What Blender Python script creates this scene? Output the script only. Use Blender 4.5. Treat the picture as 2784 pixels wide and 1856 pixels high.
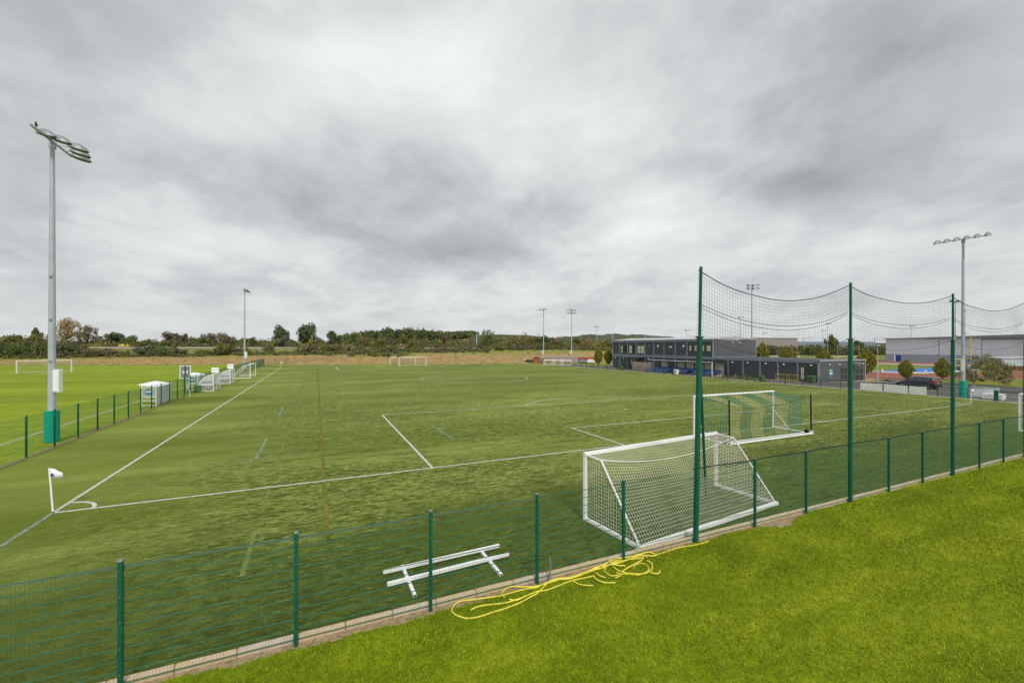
import bpy, math, random
import numpy as np
from mathutils import Vector, Matrix
random.seed(7); np.random.seed(7)
R = math.radians
for o in list(bpy.data.objects): bpy.data.objects.remove(o)
SC = bpy.context.scene
COL = SC.collection

# ------------------------------------------------------------------ camera
F, Y0, ROLL, YAW, HC, XC, YC = 1165.7149, 939.5614, 0.0015, 0.4287, 5.6101, 7.9843, -19.4007
cam_data = bpy.data.cameras.new('camera'); cam = bpy.data.objects.new('camera', cam_data); COL.objects.link(cam)
cam_data.sensor_width = 36; cam_data.lens = F / 2784 * 36; cam_data.shift_y = (Y0 - 928) / 2784
cam_data.clip_start = 0.1; cam_data.clip_end = 9000
cam.matrix_world = Matrix.Translation((XC, YC, HC)) @ Matrix.Rotation(-YAW, 4, 'Z') @ Matrix.Rotation(math.pi / 2, 4, 'X') @ Matrix.Rotation(ROLL, 4, 'Z')
SC.camera = cam
SC.render.resolution_x, SC.render.resolution_y = 1024, 682

# ------------------------------------------------------------------ world: overcast sky
SUN_EL, SUN_AZ = R(44), R(188)          # azimuth measured from +Y towards +X
W_ = bpy.data.worlds.new('World'); SC.world = W_; W_.use_nodes = True
nt = W_.node_tree; nt.nodes.clear()
def N(tree, kind, **kw):
    n = tree.nodes.new(kind)
    for k, v in kw.items():
        if k == 'inp':
            for a, b in v.items(): n.inputs[a].default_value = b
        else: setattr(n, k, v)
    return n
def LK(tree, a, b): tree.links.new(a, b)
def build_sky():
    t = nt
    out = N(t, 'ShaderNodeOutputWorld')
    sky = N(t, 'ShaderNodeTexSky', sky_type='NISHITA'); sky.sun_disc = False
    sky.sun_elevation = SUN_EL; sky.sun_rotation = SUN_AZ
    tc = N(t, 'ShaderNodeTexCoord')
    sep = N(t, 'ShaderNodeSeparateXYZ'); LK(t, tc.outputs['Generated'], sep.inputs[0])
    def M(op, a, b=None, clamp=False):
        n = N(t, 'ShaderNodeMath', operation=op); n.use_clamp = clamp
        for i, v in enumerate((a, b)):
            if v is None: continue
            if isinstance(v, (int, float)): n.inputs[i].default_value = v
            else: LK(t, v, n.inputs[i])
        return n.outputs[0]
    z = M('MAXIMUM', sep.outputs[2], 0.0)
    zz = M('ADD', z, 0.26)
    px = M('DIVIDE', sep.outputs[0], zz); py = M('DIVIDE', sep.outputs[1], zz)
    # rotate the cloud plane so that x' runs along the view's right
    c, s = math.cos(YAW), math.sin(YAW)
    rx = M('SUBTRACT', M('MULTIPLY', px, c), M('MULTIPLY', py, s))
    ry = M('ADD', M('MULTIPLY', px, s), M('MULTIPLY', py, c))
    comb = N(t, 'ShaderNodeCombineXYZ'); LK(t, rx, comb.inputs[0]); LK(t, ry, comb.inputs[1])
    def noise(scale, sx, sy, off, detail, rough, dist, rot=0.0):
        mp = N(t, 'ShaderNodeMapping'); LK(t, comb.outputs[0], mp.inputs[0])
        mp.inputs['Scale'].default_value = (sx, sy, 1); mp.inputs['Location'].default_value = off; mp.inputs['Rotation'].default_value = (0, 0, rot)
        n = N(t, 'ShaderNodeTexNoise'); LK(t, mp.outputs[0], n.inputs['Vector'])
        n.inputs['Scale'].default_value = scale; n.inputs['Detail'].default_value = detail
        n.inputs['Roughness'].default_value = rough; n.inputs['Distortion'].default_value = dist
        return n.outputs['Fac']
    big = noise(1.15, 1.0, 1.0, (3.1, 1.7, 0), 5, 0.55, 0.25, 0.35)
    mid = noise(2.6, 1.0, 0.9, (7.3, 4.2, 0), 7, 0.56, 0.25, 0.5)
    smr = N(t, 'ShaderNodeMapRange', interpolation_type='SMOOTHSTEP', inp={1: 0.34, 2: 0.66}); LK(t, mid, smr.inputs[0]); sm = smr.outputs[0]
    fine = noise(8.0, 1.0, 0.9, (1.3, 9.2, 0), 6, 0.62, 0.3, 0.5)
    v = M('ADD', M('ADD', M('MULTIPLY', big, 0.85), M('MULTIPLY', sm, 0.20)), M('MULTIPLY', fine, 0.30))
    v = M('ADD', v, -0.645)          # centred on zero
    # broad openings and banks of the cloud deck (positions on the cloud plane)
    def blob(cx, cy, rx_, ry_, amp):
        dx = M('DIVIDE', M('SUBTRACT', rx, cx), rx_); dy = M('DIVIDE', M('SUBTRACT', ry, cy), ry_)
        d2 = M('ADD', M('MULTIPLY', dx, dx), M('MULTIPLY', dy, dy))
        return M('MULTIPLY', M('POWER', 2.718, M('MULTIPLY', d2, -1.0)), amp)
    for b in SKY_BLOBS: v = M('ADD', v, blob(*b))
    v = M('ADD', M('MULTIPLY', v, 1.0), 0.5, clamp=True)
    ramp = N(t, 'ShaderNodeValToRGB'); LK(t, v, ramp.inputs[0])
    e = ramp.color_ramp.elements
    e[0].position = 0.0; e[0].color = (0.262, 0.270, 0.282, 1)
    e[1].position = 1.0; e[1].color = (0.690, 0.706, 0.702, 1)
    m = e.new(0.38); m.color = (0.424, 0.435, 0.444, 1)
    m = e.new(0.60); m.color = (0.536, 0.551, 0.552, 1)
    # haze of the cloud deck towards the horizon
    hz = N(t, 'ShaderNodeMapRange', inp={1: 0.0, 2: 0.14, 3: 0.6, 4: 0.0}); LK(t, z, hz.inputs[0])
    mixh = N(t, 'ShaderNodeMix', data_type='RGBA'); LK(t, hz.outputs[0], mixh.inputs[0]); LK(t, ramp.outputs[0], mixh.inputs[6])
    mixh.inputs[7].default_value = (0.500, 0.522, 0.530, 1)
    bg1 = N(t, 'ShaderNodeBackground', inp={1: 0.05}); LK(t, sky.outputs[0], bg1.inputs[0])
    bg2 = N(t, 'ShaderNodeBackground', inp={1: 1.0}); LK(t, mixh.outputs[2], bg2.inputs[0])
    mx = N(t, 'ShaderNodeMixShader', inp={0: 0.94}); LK(t, bg1.outputs[0], mx.inputs[1]); LK(t, bg2.outputs[0], mx.inputs[2])
    LK(t, mx.outputs[0], out.inputs[0])
# cloud-plane coordinates: (across, forward) / (elevation + 0.26)
SKY_BLOBS = [(-0.18, 1.0, 0.34, 0.22, 0.26), (-0.56, 1.03, 0.3, 0.2, 0.17), (0.2, 1.31, 0.22, 0.28, 0.22), (0.55, 1.79, 0.3, 0.2, 0.28), (-0.03, 1.19, 0.25, 0.2, 0.14), (0.75, 1.29, 0.2, 0.08, 0.12), (-0.69, 1.19, 0.3, 0.12, 0.12), (-1.11, 1.18, 0.42, 0.34, -0.21), (-1.67, 1.48, 0.35, 0.3, -0.13), (-0.21, 2.11, 0.5, 0.22, -0.27), (-0.78, 1.61, 0.42, 0.2, -0.15), (0.85, 0.96, 0.5, 0.3, -0.29), (0.9, 1.42, 0.3, 0.14, -0.27), (1.37, 1.25, 0.4, 0.2, -0.24), (0.33, 1.0, 0.16, 0.2, -0.15), (-0.31, 0.88, 0.2, 0.06, -0.19), (-0.96, 0.84, 0.3, 0.12, -0.11), (0.13, 1.69, 0.25, 0.12, -0.11), (1.38, 1.87, 0.5, 0.18, 0.11), (-1.25, 1.82, 0.35, 0.12, 0.11), (0.91, 2.4, 0.5, 0.2, -0.06)]
build_sky()
sun_d = bpy.data.lights.new('sun', 'SUN'); sun = bpy.data.objects.new('sun', sun_d); COL.objects.link(sun)
sun_d.energy = 1.5; sun_d.angle = R(10); sun_d.color = (1.0, 0.95, 0.87)
sd = Vector((math.sin(SUN_AZ) * math.cos(SUN_EL), math.cos(SUN_AZ) * math.cos(SUN_EL), math.sin(SUN_EL)))
sun.rotation_euler = sd.to_track_quat('Z', 'Y').to_euler(); sun.location = (0, -60, 80)
vs = SC.view_settings; vs.view_transform = 'Standard'; vs.look = 'None'; vs.exposure = 0.48; vs.gamma = 1.0; vs.use_curve_mapping = False

# ------------------------------------------------------------------ helpers
def ground_pt(px, py, z=0.0):            # photograph pixel -> point of the level ground
    a, b = px - 1392, py - Y0; c, s = math.cos(ROLL), math.sin(ROLL)
    u, v = c * a + s * b, -s * a + c * b
    d = F * (HC - z) / v; r = u * d / F
    return Vector((XC + r * math.cos(YAW) + d * math.sin(YAW), YC - r * math.sin(YAW) + d * math.cos(YAW), z))
CR = Vector((math.cos(YAW), -math.sin(YAW), 0)); CF = Vector((math.sin(YAW), math.cos(YAW), 0))
def away(px, d):                          # direction of a pixel column, at a distance
    r = (px - 1392) / F * d
    return XC + CR.x * r + CF.x * d, YC + CR.y * r + CF.y * d
def zat(py, d): return HC - (py - Y0) * d / F

def mat(name, col, rough=0.6, var=0.0, vscale=3.0, metal=0.0, bump=0.0, bscale=40.0, col2=None, spec=0.4, island=0.0, trans=0.0, stretch=None, detail=4, sheen=0.0):
    m = bpy.data.materials.new(name); m.use_nodes = True; t = m.node_tree
    b = t.nodes['Principled BSDF']
    b.inputs['Base Color'].default_value = (*col, 1); b.inputs['Roughness'].default_value = rough; b.inputs['Metallic'].default_value = metal
    b.inputs['Specular IOR Level'].default_value = spec
    if sheen: b.inputs['Sheen Weight'].default_value = sheen; b.inputs['Sheen Roughness'].default_value = 0.5
    src = None
    if var or col2 or bump:
        tc = N(t, 'ShaderNodeTexCoord'); mp = N(t, 'ShaderNodeMapping'); LK(t, tc.outputs['Object'], mp.inputs[0])
        if stretch: mp.inputs['Scale'].default_value = stretch
    if var or col2:
        n = N(t, 'ShaderNodeTexNoise', inp={'Scale': vscale, 'Detail': detail, 'Roughness': 0.6}); LK(t, mp.outputs[0], n.inputs['Vector'])
        mr = N(t, 'ShaderNodeMapRange', inp={1: 0.32, 2: 0.68}); LK(t, n.outputs['Fac'], mr.inputs[0])
        mx = N(t, 'ShaderNodeMix', data_type='RGBA'); LK(t, mr.outputs[0], mx.inputs[0])
        c2 = col2 if col2 else tuple(c * (1 - var) for c in col)
        mx.inputs[6].default_value = (*c2, 1); mx.inputs[7].default_value = (*(col if col2 else tuple(min(1, c * (1 + var)) for c in col)), 1)
        src = mx.outputs[2]
    if island:
        g = N(t, 'ShaderNodeNewGeometry'); mr = N(t, 'ShaderNodeMapRange', inp={1: 0, 2: 1, 3: 1 - island, 4: 1 + island}); LK(t, g.outputs['Random Per Island'], mr.inputs[0])
        mm = N(t, 'ShaderNodeMix', data_type='RGBA', blend_type='MULTIPLY', inp={0: 1.0})
        if src: LK(t, src, mm.inputs[6])
        else: mm.inputs[6].default_value = (*col, 1)
        LK(t, mr.outputs[0], mm.inputs[7]); src = mm.outputs[2]
    if src: LK(t, src, b.inputs['Base Color'])
    if bump:
        n = N(t, 'ShaderNodeTexNoise', inp={'Scale': bscale, 'Detail': 5}); LK(t, mp.outputs[0], n.inputs['Vector'])
        bp = N(t, 'ShaderNodeBump', inp={'Strength': bump, 'Distance': 0.02}); LK(t, n.outputs['Fac'], bp.inputs['Height']); LK(t, bp.outputs[0], b.inputs['Normal'])
    if trans:
        b.inputs['Alpha'].default_value = 1 - trans
    return m

def npmesh(name, V, Fq, n=4):
    V = np.asarray(V, dtype=np.float32); Fq = np.asarray(Fq, dtype=np.int32)
    me = bpy.data.meshes.new(name); me.vertices.add(len(V)); me.vertices.foreach_set('co', V.ravel())
    me.loops.add(Fq.size); me.loops.foreach_set('vertex_index', Fq.ravel()); me.polygons.add(len(Fq))
    me.polygons.foreach_set('loop_start', np.arange(0, Fq.size, n, dtype=np.int32)); me.polygons.foreach_set('loop_total', np.full(len(Fq), n, dtype=np.int32))
    me.update(calc_edges=True); me.validate(); return me

class MB:
    def __init__(s): s.v = []; s.f = []
    def add(s, v, f):
        k = len(s.v); s.v += [tuple(p) for p in v]; s.f += [tuple(i + k for i in q) for q in f]; return s
    def box(s, x0, x1, y0, y1, z0, z1):
        return s.add([(x0, y0, z0), (x1, y0, z0), (x1, y1, z0), (x0, y1, z0), (x0, y0, z1), (x1, y0, z1), (x1, y1, z1), (x0, y1, z1)],
                     [(0, 3, 2, 1), (4, 5, 6, 7), (0, 1, 5, 4), (1, 2, 6, 5), (2, 3, 7, 6), (3, 0, 4, 7)])
    def cham(s, x0, x1, y0, y1, z0, z1, c):    # box with chamfered vertical edges and top rim
        P = [(x0 + c, y0), (x1 - c, y0), (x1, y0 + c), (x1, y1 - c), (x1 - c, y1), (x0 + c, y1), (x0, y1 - c), (x0, y0 + c)]
        v = [(x, y, z0) for x, y in P] + [(x, y, z1 - c) for x, y in P]
        mx, my = (x0 + x1) / 2, (y0 + y1) / 2
        v += [(x + (c if x < mx else -c) * .7, y + (c if y < my else -c) * .7, z1) for x, y in P]
        f = [tuple(range(7, -1, -1)), tuple(range(16, 24))]
        for k in range(8):
            j = (k + 1) % 8; f += [(k, j, 8 + j, 8 + k), (8 + k, 8 + j, 16 + j, 16 + k)]
        return s.add(v, f)
    def tube(s, pts, r, n=8, cap=True):
        P = [Vector(p) for p in pts]; m = len(P); rr = r if isinstance(r, (list, tuple)) else [r] * m
        v = []; ref = None
        for i, p in enumerate(P):
            d = (P[min(i + 1, m - 1)] - P[max(i - 1, 0)]).normalized()
            if ref is None: ref = Vector((0, 0, 1)) if abs(d.z) < .9 else Vector((1, 0, 0))
            a = d.cross(ref).normalized(); b = a.cross(d).normalized(); ref = b
            for k in range(n):
                t = 2 * math.pi * (k + .5) / n; v.append(p + (a * math.cos(t) + b * math.sin(t)) * rr[i])
        f = [(i * n + k, i * n + (k + 1) % n, (i + 1) * n + (k + 1) % n, (i + 1) * n + k) for i in range(m - 1) for k in range(n)]
        if cap: f += [tuple(range(n - 1, -1, -1)), tuple(range((m - 1) * n, m * n))]
        return s.add(v, f)
    def bar(s, p, q, w, h=None):              # rectangular section bar between two points
        p, q = Vector(p), Vector(q); d = (q - p).normalized(); h = h or w
        ref = Vector((0, 0, 1)) if abs(d.z) < .95 else Vector((0, 1, 0))
        a = d.cross(ref).normalized() * w / 2; b = a.cross(d).normalized() * h / 2
        v = [e + i * a + j * b for e in (p, q) for i, j in ((-1, -1), (1, -1), (1, 1), (-1, 1))]
        return s.add(v, [(3, 2, 1, 0), (4, 5, 6, 7), (0, 1, 5, 4), (1, 2, 6, 5), (2, 3, 7, 6), (3, 0, 4, 7)])
    def poly(s, pts): return s.add(pts, [tuple(range(len(pts)))])
    def prism(s, pts, d):                     # flat outline extruded by vector d
        n = len(pts); d = Vector(d); v = [Vector(p) for p in pts] + [Vector(p) + d for p in pts]
        return s.add(v, [tuple(range(n - 1, -1, -1)), tuple(range(n, 2 * n))] + [(i, (i + 1) % n, n + (i + 1) % n, n + i) for i in range(n)])
    def ball(s, c, rx, ry=None, rz=None, n=10, m=6):
        ry = ry or rx; rz = rz or rx; v = []
        for i in range(m + 1):
            a = math.pi * i / m
            for k in range(n):
                b = 2 * math.pi * k / n; v.append((c[0] + rx * math.sin(a) * math.cos(b), c[1] + ry * math.sin(a) * math.sin(b), c[2] + rz * math.cos(a)))
        return s.add(v, [(i * n + k, (i + 1) * n + k, (i + 1) * n + (k + 1) % n, i * n + (k + 1) % n) for i in range(m) for k in range(n)])
    def mesh(s, name):
        me = bpy.data.meshes.new(name); me.from_pydata([tuple(p) for p in s.v], [], s.f); me.validate(); me.update(); return me
    def build(s, name, m, parent=None, smooth=False, **props):
        return obj(name, s.mesh(name), m, parent, smooth, **props)

def obj(name, me, m=None, parent=None, smooth=False, loc=None, rz=0.0, **props):
    o = bpy.data.objects.new(name, me); COL.objects.link(o)
    if m and me and not me.materials: me.materials.append(m)
    if parent: o.parent = parent
    if loc is not None: o.location = loc
    if rz: o.rotation_euler = (0, 0, rz)
    if smooth and me:
        me.polygons.foreach_set('use_smooth', [True] * len(me.polygons)); me.update()
        if hasattr(me, 'set_sharp_from_angle'): me.set_sharp_from_angle(angle=R(40))
    for k, v in props.items(): o[k] = v
    return o
def tag(o, label, cat, group=None):
    o['label'] = label; o['category'] = cat
    if group: o['group'] = group
    return o
def thing(name, label, cat, loc=(0, 0, 0), rz=0.0, group=None):
    o = obj(name, None, loc=loc, rz=rz); return tag(o, label, cat, group)
def dup(root, loc, rz=None, label=None, group=None):
    r = root.copy(); COL.objects.link(r); r.location = loc
    if rz is not None: r.rotation_euler = (0, 0, rz)
    if label: r['label'] = label
    if group: r['group'] = group
    for ch in list(root.children):
        c = ch.copy(); COL.objects.link(c); c.parent = r
        for g in list(ch.children):
            d = g.copy(); COL.objects.link(d); d.parent = c
    return r

def wires(lines, r):                          # triangular section wires along polylines, numpy
    V = []; Q = []; k = 0
    for L in lines:
        L = np.asarray(L, float); m = len(L)
        d = np.gradient(L, axis=0); d /= np.linalg.norm(d, axis=1, keepdims=True) + 1e-9
        ref = np.where(np.abs(d[:, 2:3]) < .8, np.array([[0, 0, 1.]]), np.array([[1., 0, 0]]))
        a = np.cross(d, ref); a /= np.linalg.norm(a, axis=1, keepdims=True); b = np.cross(a, d)
        ring = np.stack([L + r * (a * math.cos(t) + b * math.sin(t)) for t in (0.5, 2.594, 4.689)], 1).reshape(-1, 3)
        V.append(ring); i = np.arange(m - 1)[:, None] * 3
        for j in range(3): Q.append(np.concatenate([i + j, i + (j + 1) % 3, i + 3 + (j + 1) % 3, i + 3 + j], 1) + k)
        k += 3 * m
    return np.concatenate(V), np.concatenate(Q)
def net_lines(S, nu, nv, mu=None, mv=None):   # net over a surface S(u, v): nu x nv strands
    mu = mu or 24; mv = mv or 14; L = []
    for i in range(nu + 1):
        u = i / nu; L.append([S(u, j / mv) for j in range(mv + 1)])
    for j in range(nv + 1):
        v = j / nv; L.append([S(i / mu, v) for i in range(mu + 1)])
    return L
def text_mesh(body, size, ext=0.004):
    c = bpy.data.curves.new('lettering', 'FONT'); c.body = body; c.size = size; c.extrude = ext; c.align_x = 'CENTER'; c.align_y = 'CENTER'
    o = bpy.data.objects.new('lettering', c); COL.objects.link(o); dg = bpy.context.evaluated_depsgraph_get()
    me = bpy.data.meshes.new_from_object(o.evaluated_get(dg)); bpy.data.objects.remove(o); return me

# ------------------------------------------------------------------ materials
def ground_mat(name, c1, c2, c3, bands, rough=0.85, sheen=0.3, fine=28.0, bump=0.35, thr=(0.4, 0.6)):
    """grass: bands = list of (scale, stretch, weight, lo, hi)"""
    m = bpy.data.materials.new(name); m.use_nodes = True; t = m.node_tree; b = t.nodes['Principled BSDF']
    b.inputs['Roughness'].default_value = rough; b.inputs['Specular IOR Level'].default_value = 0.06
    b.inputs['Sheen Weight'].default_value = sheen; b.inputs['Sheen Roughness'].default_value = 0.4; b.inputs['Sheen Tint'].default_value = (0.75, 0.85, 0.25, 1)
    tc = N(t, 'ShaderNodeTexCoord'); acc = None
    for sc, st, w, lo, hi in bands:
        mp = N(t, 'ShaderNodeMapping'); LK(t, tc.outputs['Object'], mp.inputs[0]); mp.inputs['Scale'].default_value = (*st, 1)
        mp.inputs['Location'].default_value = (sc * 3.7, sc * 1.9, 0)
        n = N(t, 'ShaderNodeTexNoise', inp={'Scale': sc, 'Detail': 5, 'Roughness': 0.62, 'Distortion': 0.4}); LK(t, mp.outputs[0], n.inputs['Vector'])
        r_ = N(t, 'ShaderNodeMapRange', inp={1: lo, 2: hi, 3: 0, 4: w}); LK(t, n.outputs['Fac'], r_.inputs[0])
        if acc is None: acc = r_.outputs[0]
        else:
            a = N(t, 'ShaderNodeMath', operation='ADD'); LK(t, acc, a.inputs[0]); LK(t, r_.outputs[0], a.inputs[1]); acc = a.outputs[0]
    ramp = N(t, 'ShaderNodeValToRGB'); LK(t, acc, ramp.inputs[0]); e = ramp.color_ramp.elements
    e[0].position = 0.08; e[0].color = (*c1, 1); e[1].position = 0.92; e[1].color = (*c3, 1); x = e.new(0.5); x.color = (*c2, 1)
    n = N(t, 'ShaderNodeTexNoise', inp={'Scale': fine, 'Detail': 4, 'Roughness': 0.7}); LK(t, tc.outputs['Object'], n.inputs['Vector'])
    r_ = N(t, 'ShaderNodeMapRange', inp={1: 0.3, 2: 0.7, 3: 0.55, 4: 1.42}); LK(t, n.outputs['Fac'], r_.inputs[0])
    mm = N(t, 'ShaderNodeMix', data_type='RGBA', blend_type='MULTIPLY', inp={0: 1.0}); LK(t, ramp.outputs[0], mm.inputs[6]); LK(t, r_.outputs[0], mm.inputs[7])
    LK(t, mm.outputs[2], b.inputs['Base Color'])
    bp = N(t, 'ShaderNodeBump', inp={'Strength': bump, 'Distance': 0.04}); LK(t, n.outputs['Fac'], bp.inputs['Height']); LK(t, bp.outputs[0], b.inputs['Normal'])
    return m
M = {}
def turf_mat():
    m = bpy.data.materials.new('artificial_turf'); m.use_nodes = True; t = m.node_tree; b = t.nodes['Principled BSDF']
    b.inputs['Roughness'].default_value = 0.9; b.inputs['Specular IOR Level'].default_value = 0.05
    b.inputs['Sheen Weight'].default_value = 0.22; b.inputs['Sheen Roughness'].default_value = 0.3; b.inputs['Sheen Tint'].default_value = (0.75, 0.80, 0.38, 1)
    tc = N(t, 'ShaderNodeTexCoord')
    def ns(sc, st, off, detail, rough, dist, lo, hi, o0=0.0, o1=1.0):
        mp = N(t, 'ShaderNodeMapping'); LK(t, tc.outputs['Object'], mp.inputs[0]); mp.inputs['Scale'].default_value = (*st, 1); mp.inputs['Location'].default_value = (*off, 0); mp.inputs['Rotation'].default_value = (0, 0, 0.06)
        n = N(t, 'ShaderNodeTexNoise', inp={'Scale': sc, 'Detail': detail, 'Roughness': rough, 'Distortion': dist}); LK(t, mp.outputs[0], n.inputs['Vector'])
        r_ = N(t, 'ShaderNodeMapRange', inp={1: lo, 2: hi, 3: o0, 4: o1}); LK(t, n.outputs['Fac'], r_.inputs[0]); return r_.outputs[0]
    def mul(a, c):
        n = N(t, 'ShaderNodeMath', operation='MULTIPLY'); LK(t, a, n.inputs[0])
        if isinstance(c, float): n.inputs[1].default_value = c
        else: LK(t, c, n.inputs[1])
        return n.outputs[0]
    def mix(f, a, c):
        n = N(t, 'ShaderNodeMix', data_type='RGBA'); LK(t, f, n.inputs[0])
        for k, v in ((6, a), (7, c)):
            if isinstance(v, tuple): n.inputs[k].default_value = (*v, 1)
            else: LK(t, v, n.inputs[k])
        return n.outputs[2]
    DK, LT = (0.034, 0.052, 0.003), (0.290, 0.355, 0.095)
    base = mix(ns(0.13, (0.3, 1.2), (4, 2), 4, .55, .3, .38, .62), (0.112, 0.156, 0.010), (0.255, 0.312, 0.060))
    xr = N(t, 'ShaderNodeSeparateXYZ'); LK(t, tc.outputs['Object'], xr.inputs[0])
    xm = N(t, 'ShaderNodeMapRange', inp={1: -1.0, 2: 6.0, 3: 0.12, 4: 1.0}); LK(t, xr.outputs[0], xm.inputs[0])
    mask = ns(0.11, (0.5, 1.2), (9, 3), 3, .5, .3, .36, .52, .28, 1.0)
    mask = mul(mask, xm.outputs[0])
    base = mix(mul(mul(ns(0.9, (0.3, 1.5), (1, 7), 5, .6, .5, .46, .62), xm.outputs[0]), 0.6), base, DK)    # darker pile bands
    base = mix(mul(mul(ns(5.6, (0.42, 1.30), (2, 5), 5, .68, 1.0, .505, .55), mask), 0.9), base, LT)    # brushed light flecks
    base = mix(mul(mul(ns(6.4, (0.36, 1.40), (8, 1), 5, .68, 1.0, .515, .56), mask), 0.92), base, DK)    # dark furrows
    # shade seen down into the pile, painted as darker colour behind the goal line
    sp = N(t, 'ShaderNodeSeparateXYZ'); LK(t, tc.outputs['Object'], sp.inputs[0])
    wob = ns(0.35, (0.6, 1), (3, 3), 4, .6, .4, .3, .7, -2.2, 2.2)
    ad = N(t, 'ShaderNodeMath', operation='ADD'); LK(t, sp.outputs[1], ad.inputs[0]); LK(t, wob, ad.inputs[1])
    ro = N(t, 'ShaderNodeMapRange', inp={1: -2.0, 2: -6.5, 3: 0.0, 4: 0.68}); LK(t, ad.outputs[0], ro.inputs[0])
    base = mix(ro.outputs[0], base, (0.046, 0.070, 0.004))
    g1 = ns(26.0, (1, 1), (0, 0), 4, .75, 0, .28, .72, .45, 1.55)
    mm = N(t, 'ShaderNodeMix', data_type='RGBA', blend_type='MULTIPLY', inp={0: 1.0}); LK(t, base, mm.inputs[6]); LK(t, g1, mm.inputs[7])
    LK(t, mm.outputs[2], b.inputs['Base Color'])
    bp = N(t, 'ShaderNodeBump', inp={'Strength': 0.5, 'Distance': 0.03}); LK(t, g1, bp.inputs['Height']); LK(t, bp.outputs[0], b.inputs['Normal'])
    return m
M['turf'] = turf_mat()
M['lawn'] = ground_mat('lawn_grass', (0.078, 0.122, 0.003), (0.168, 0.232, 0.005), (0.325, 0.360, 0.018),
    [(0.14, (0.45, 1.3), 0.36, .36, .64), (0.8, (0.8, 1.2), 0.36, .34, .66), (5.0, (1, 1), 0.28, .36, .66)], fine=24.0, sheen=0.1, bump=0.6)
M['field'] = ground_mat('field_grass', (0.135, 0.195, 0.007), (0.215, 0.285, 0.011), (0.300, 0.360, 0.030),
    [(0.08, (0.2, 1.6), 0.45, .36, .64), (0.5, (0.5, 1.3), 0.35, .36, .64), (3.0, (1, 1), 0.2, .36, .64)], fine=14.0, sheen=0.1)
M['white_line'] = None
M['post_green'] = mat('green_post_paint', (0.0030, 0.125, 0.074), 0.5, vscale=2.2, col2=(0.0016, 0.078, 0.046))
M['wire_green'] = mat('green_wire', (0.011, 0.180, 0.098), 0.5)
M['dark_net'] = mat('dark_netting', (0.02, 0.03, 0.034), 0.8)
M['white'] = mat('white_powder_coat', (0.93, 0.94, 0.94), 0.4, var=0.04, vscale=4)
M['white_net'] = mat('cream_net_cord', (0.74, 0.72, 0.58), 0.8)
M['cream_net'] = mat('pale_yellow_net_cord', (0.66, 0.64, 0.36), 0.8)
M['teal_net'] = mat('teal_net_cord', (0.06, 0.34, 0.29), 0.8)
M['black'] = mat('black_rubber', (0.012, 0.012, 0.014), 0.5)
M['galv'] = mat('galvanised_steel', (0.44, 0.48, 0.545), 0.5, var=0.10, vscale=1.2, metal=0.15)
M['galv_dark'] = mat('dull_galvanised_steel', (0.22, 0.25, 0.28), 0.5, var=0.15, vscale=3, metal=0.2)
M['pad'] = mat('teal_vinyl_padding', (0.0, 0.34, 0.245), 0.35, var=0.1, vscale=6, bump=0.25, bscale=5)
M['lamp_alu'] = mat('lamp_housing', (0.26, 0.30, 0.31), 0.45, metal=0.2)
M['lamp_glass'] = mat('lamp_glass', (0.05, 0.06, 0.045), 0.3)
M['cabinet'] = mat('pale_cabinet_paint', (0.72, 0.75, 0.76), 0.45, var=0.05)
M['concrete'] = mat('pink_grey_concrete', (0.62, 0.53, 0.43), 0.9, var=0.22, vscale=5, bump=0.4, bscale=60, col2=(0.48, 0.40, 0.31))
M['soil'] = mat('bare_soil', (0.46, 0.36, 0.21), 0.95, vscale=9, col2=(0.21, 0.15, 0.08), bump=0.8, bscale=35)
M['hose'] = mat('yellow_hose', (0.90, 0.80, 0.10), 0.45, vscale=5, col2=(0.72, 0.62, 0.07))
M['asphalt'] = mat('asphalt', (0.12, 0.115, 0.115), 0.9, var=0.18, vscale=0.6, bump=0.2, bscale=60)
M['kerb'] = mat('kerb_concrete', (0.42, 0.37, 0.31), 0.9, var=0.15, vscale=2)
M['clad'] = mat('dark_grey_cladding', (0.060, 0.070, 0.086), 0.5, var=0.07, vscale=0.8)
M['clad_end'] = mat('slate_grey_cladding', (0.115, 0.122, 0.138), 0.5, var=0.06, vscale=0.8)
M['clad_frame'] = mat('blue_grey_steel_frame', (0.19, 0.235, 0.285), 0.45, var=0.06, vscale=1.0)
M['roof'] = mat('pale_roof_sheet', (0.48, 0.50, 0.53), 0.5, var=0.06, vscale=0.5)
M['roof_dark'] = mat('felt_roof', (0.10, 0.10, 0.11), 0.8, var=0.15, vscale=0.7)
M['glass'] = mat('window_glass', (0.035, 0.044, 0.05), 0.06, spec=0.8)
M['blind'] = mat('cream_blind', (0.55, 0.53, 0.38), 0.7)
M['wframe'] = mat('grey_window_frame', (0.06, 0.07, 0.08), 0.4)
M['seat_blue'] = mat('blue_plastic_seat', (0.035, 0.10, 0.42), 0.45, var=0.1)
M['seat_light'] = mat('light_blue_plastic_seat', (0.085, 0.17, 0.42), 0.45, var=0.1)
M['cream'] = mat('cream_board', (0.72, 0.69, 0.58), 0.7, var=0.1)
M['bin_green'] = mat('green_bin_plastic', (0.075, 0.17, 0.05), 0.5, var=0.1)
M['grey_white'] = mat('weathered_white_board', (0.88, 0.89, 0.90), 0.6, var=0.08, vscale=2)
M['yellow'] = mat('yellow_barrier_paint', (0.85, 0.55, 0.02), 0.45, var=0.1)
M['orange'] = mat('orange_barrier_plastic', (0.70, 0.25, 0.05), 0.5)
M['yellow_post'] = mat('yellow_upright_paint', (0.75, 0.62, 0.03), 0.4)
M['brick'] = mat('pinkish_block_wall', (0.37, 0.30, 0.28), 0.85, var=0.12, vscale=0.7)
M['red'] = mat('red_paint', (0.36, 0.03, 0.025), 0.6, var=0.1)
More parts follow.
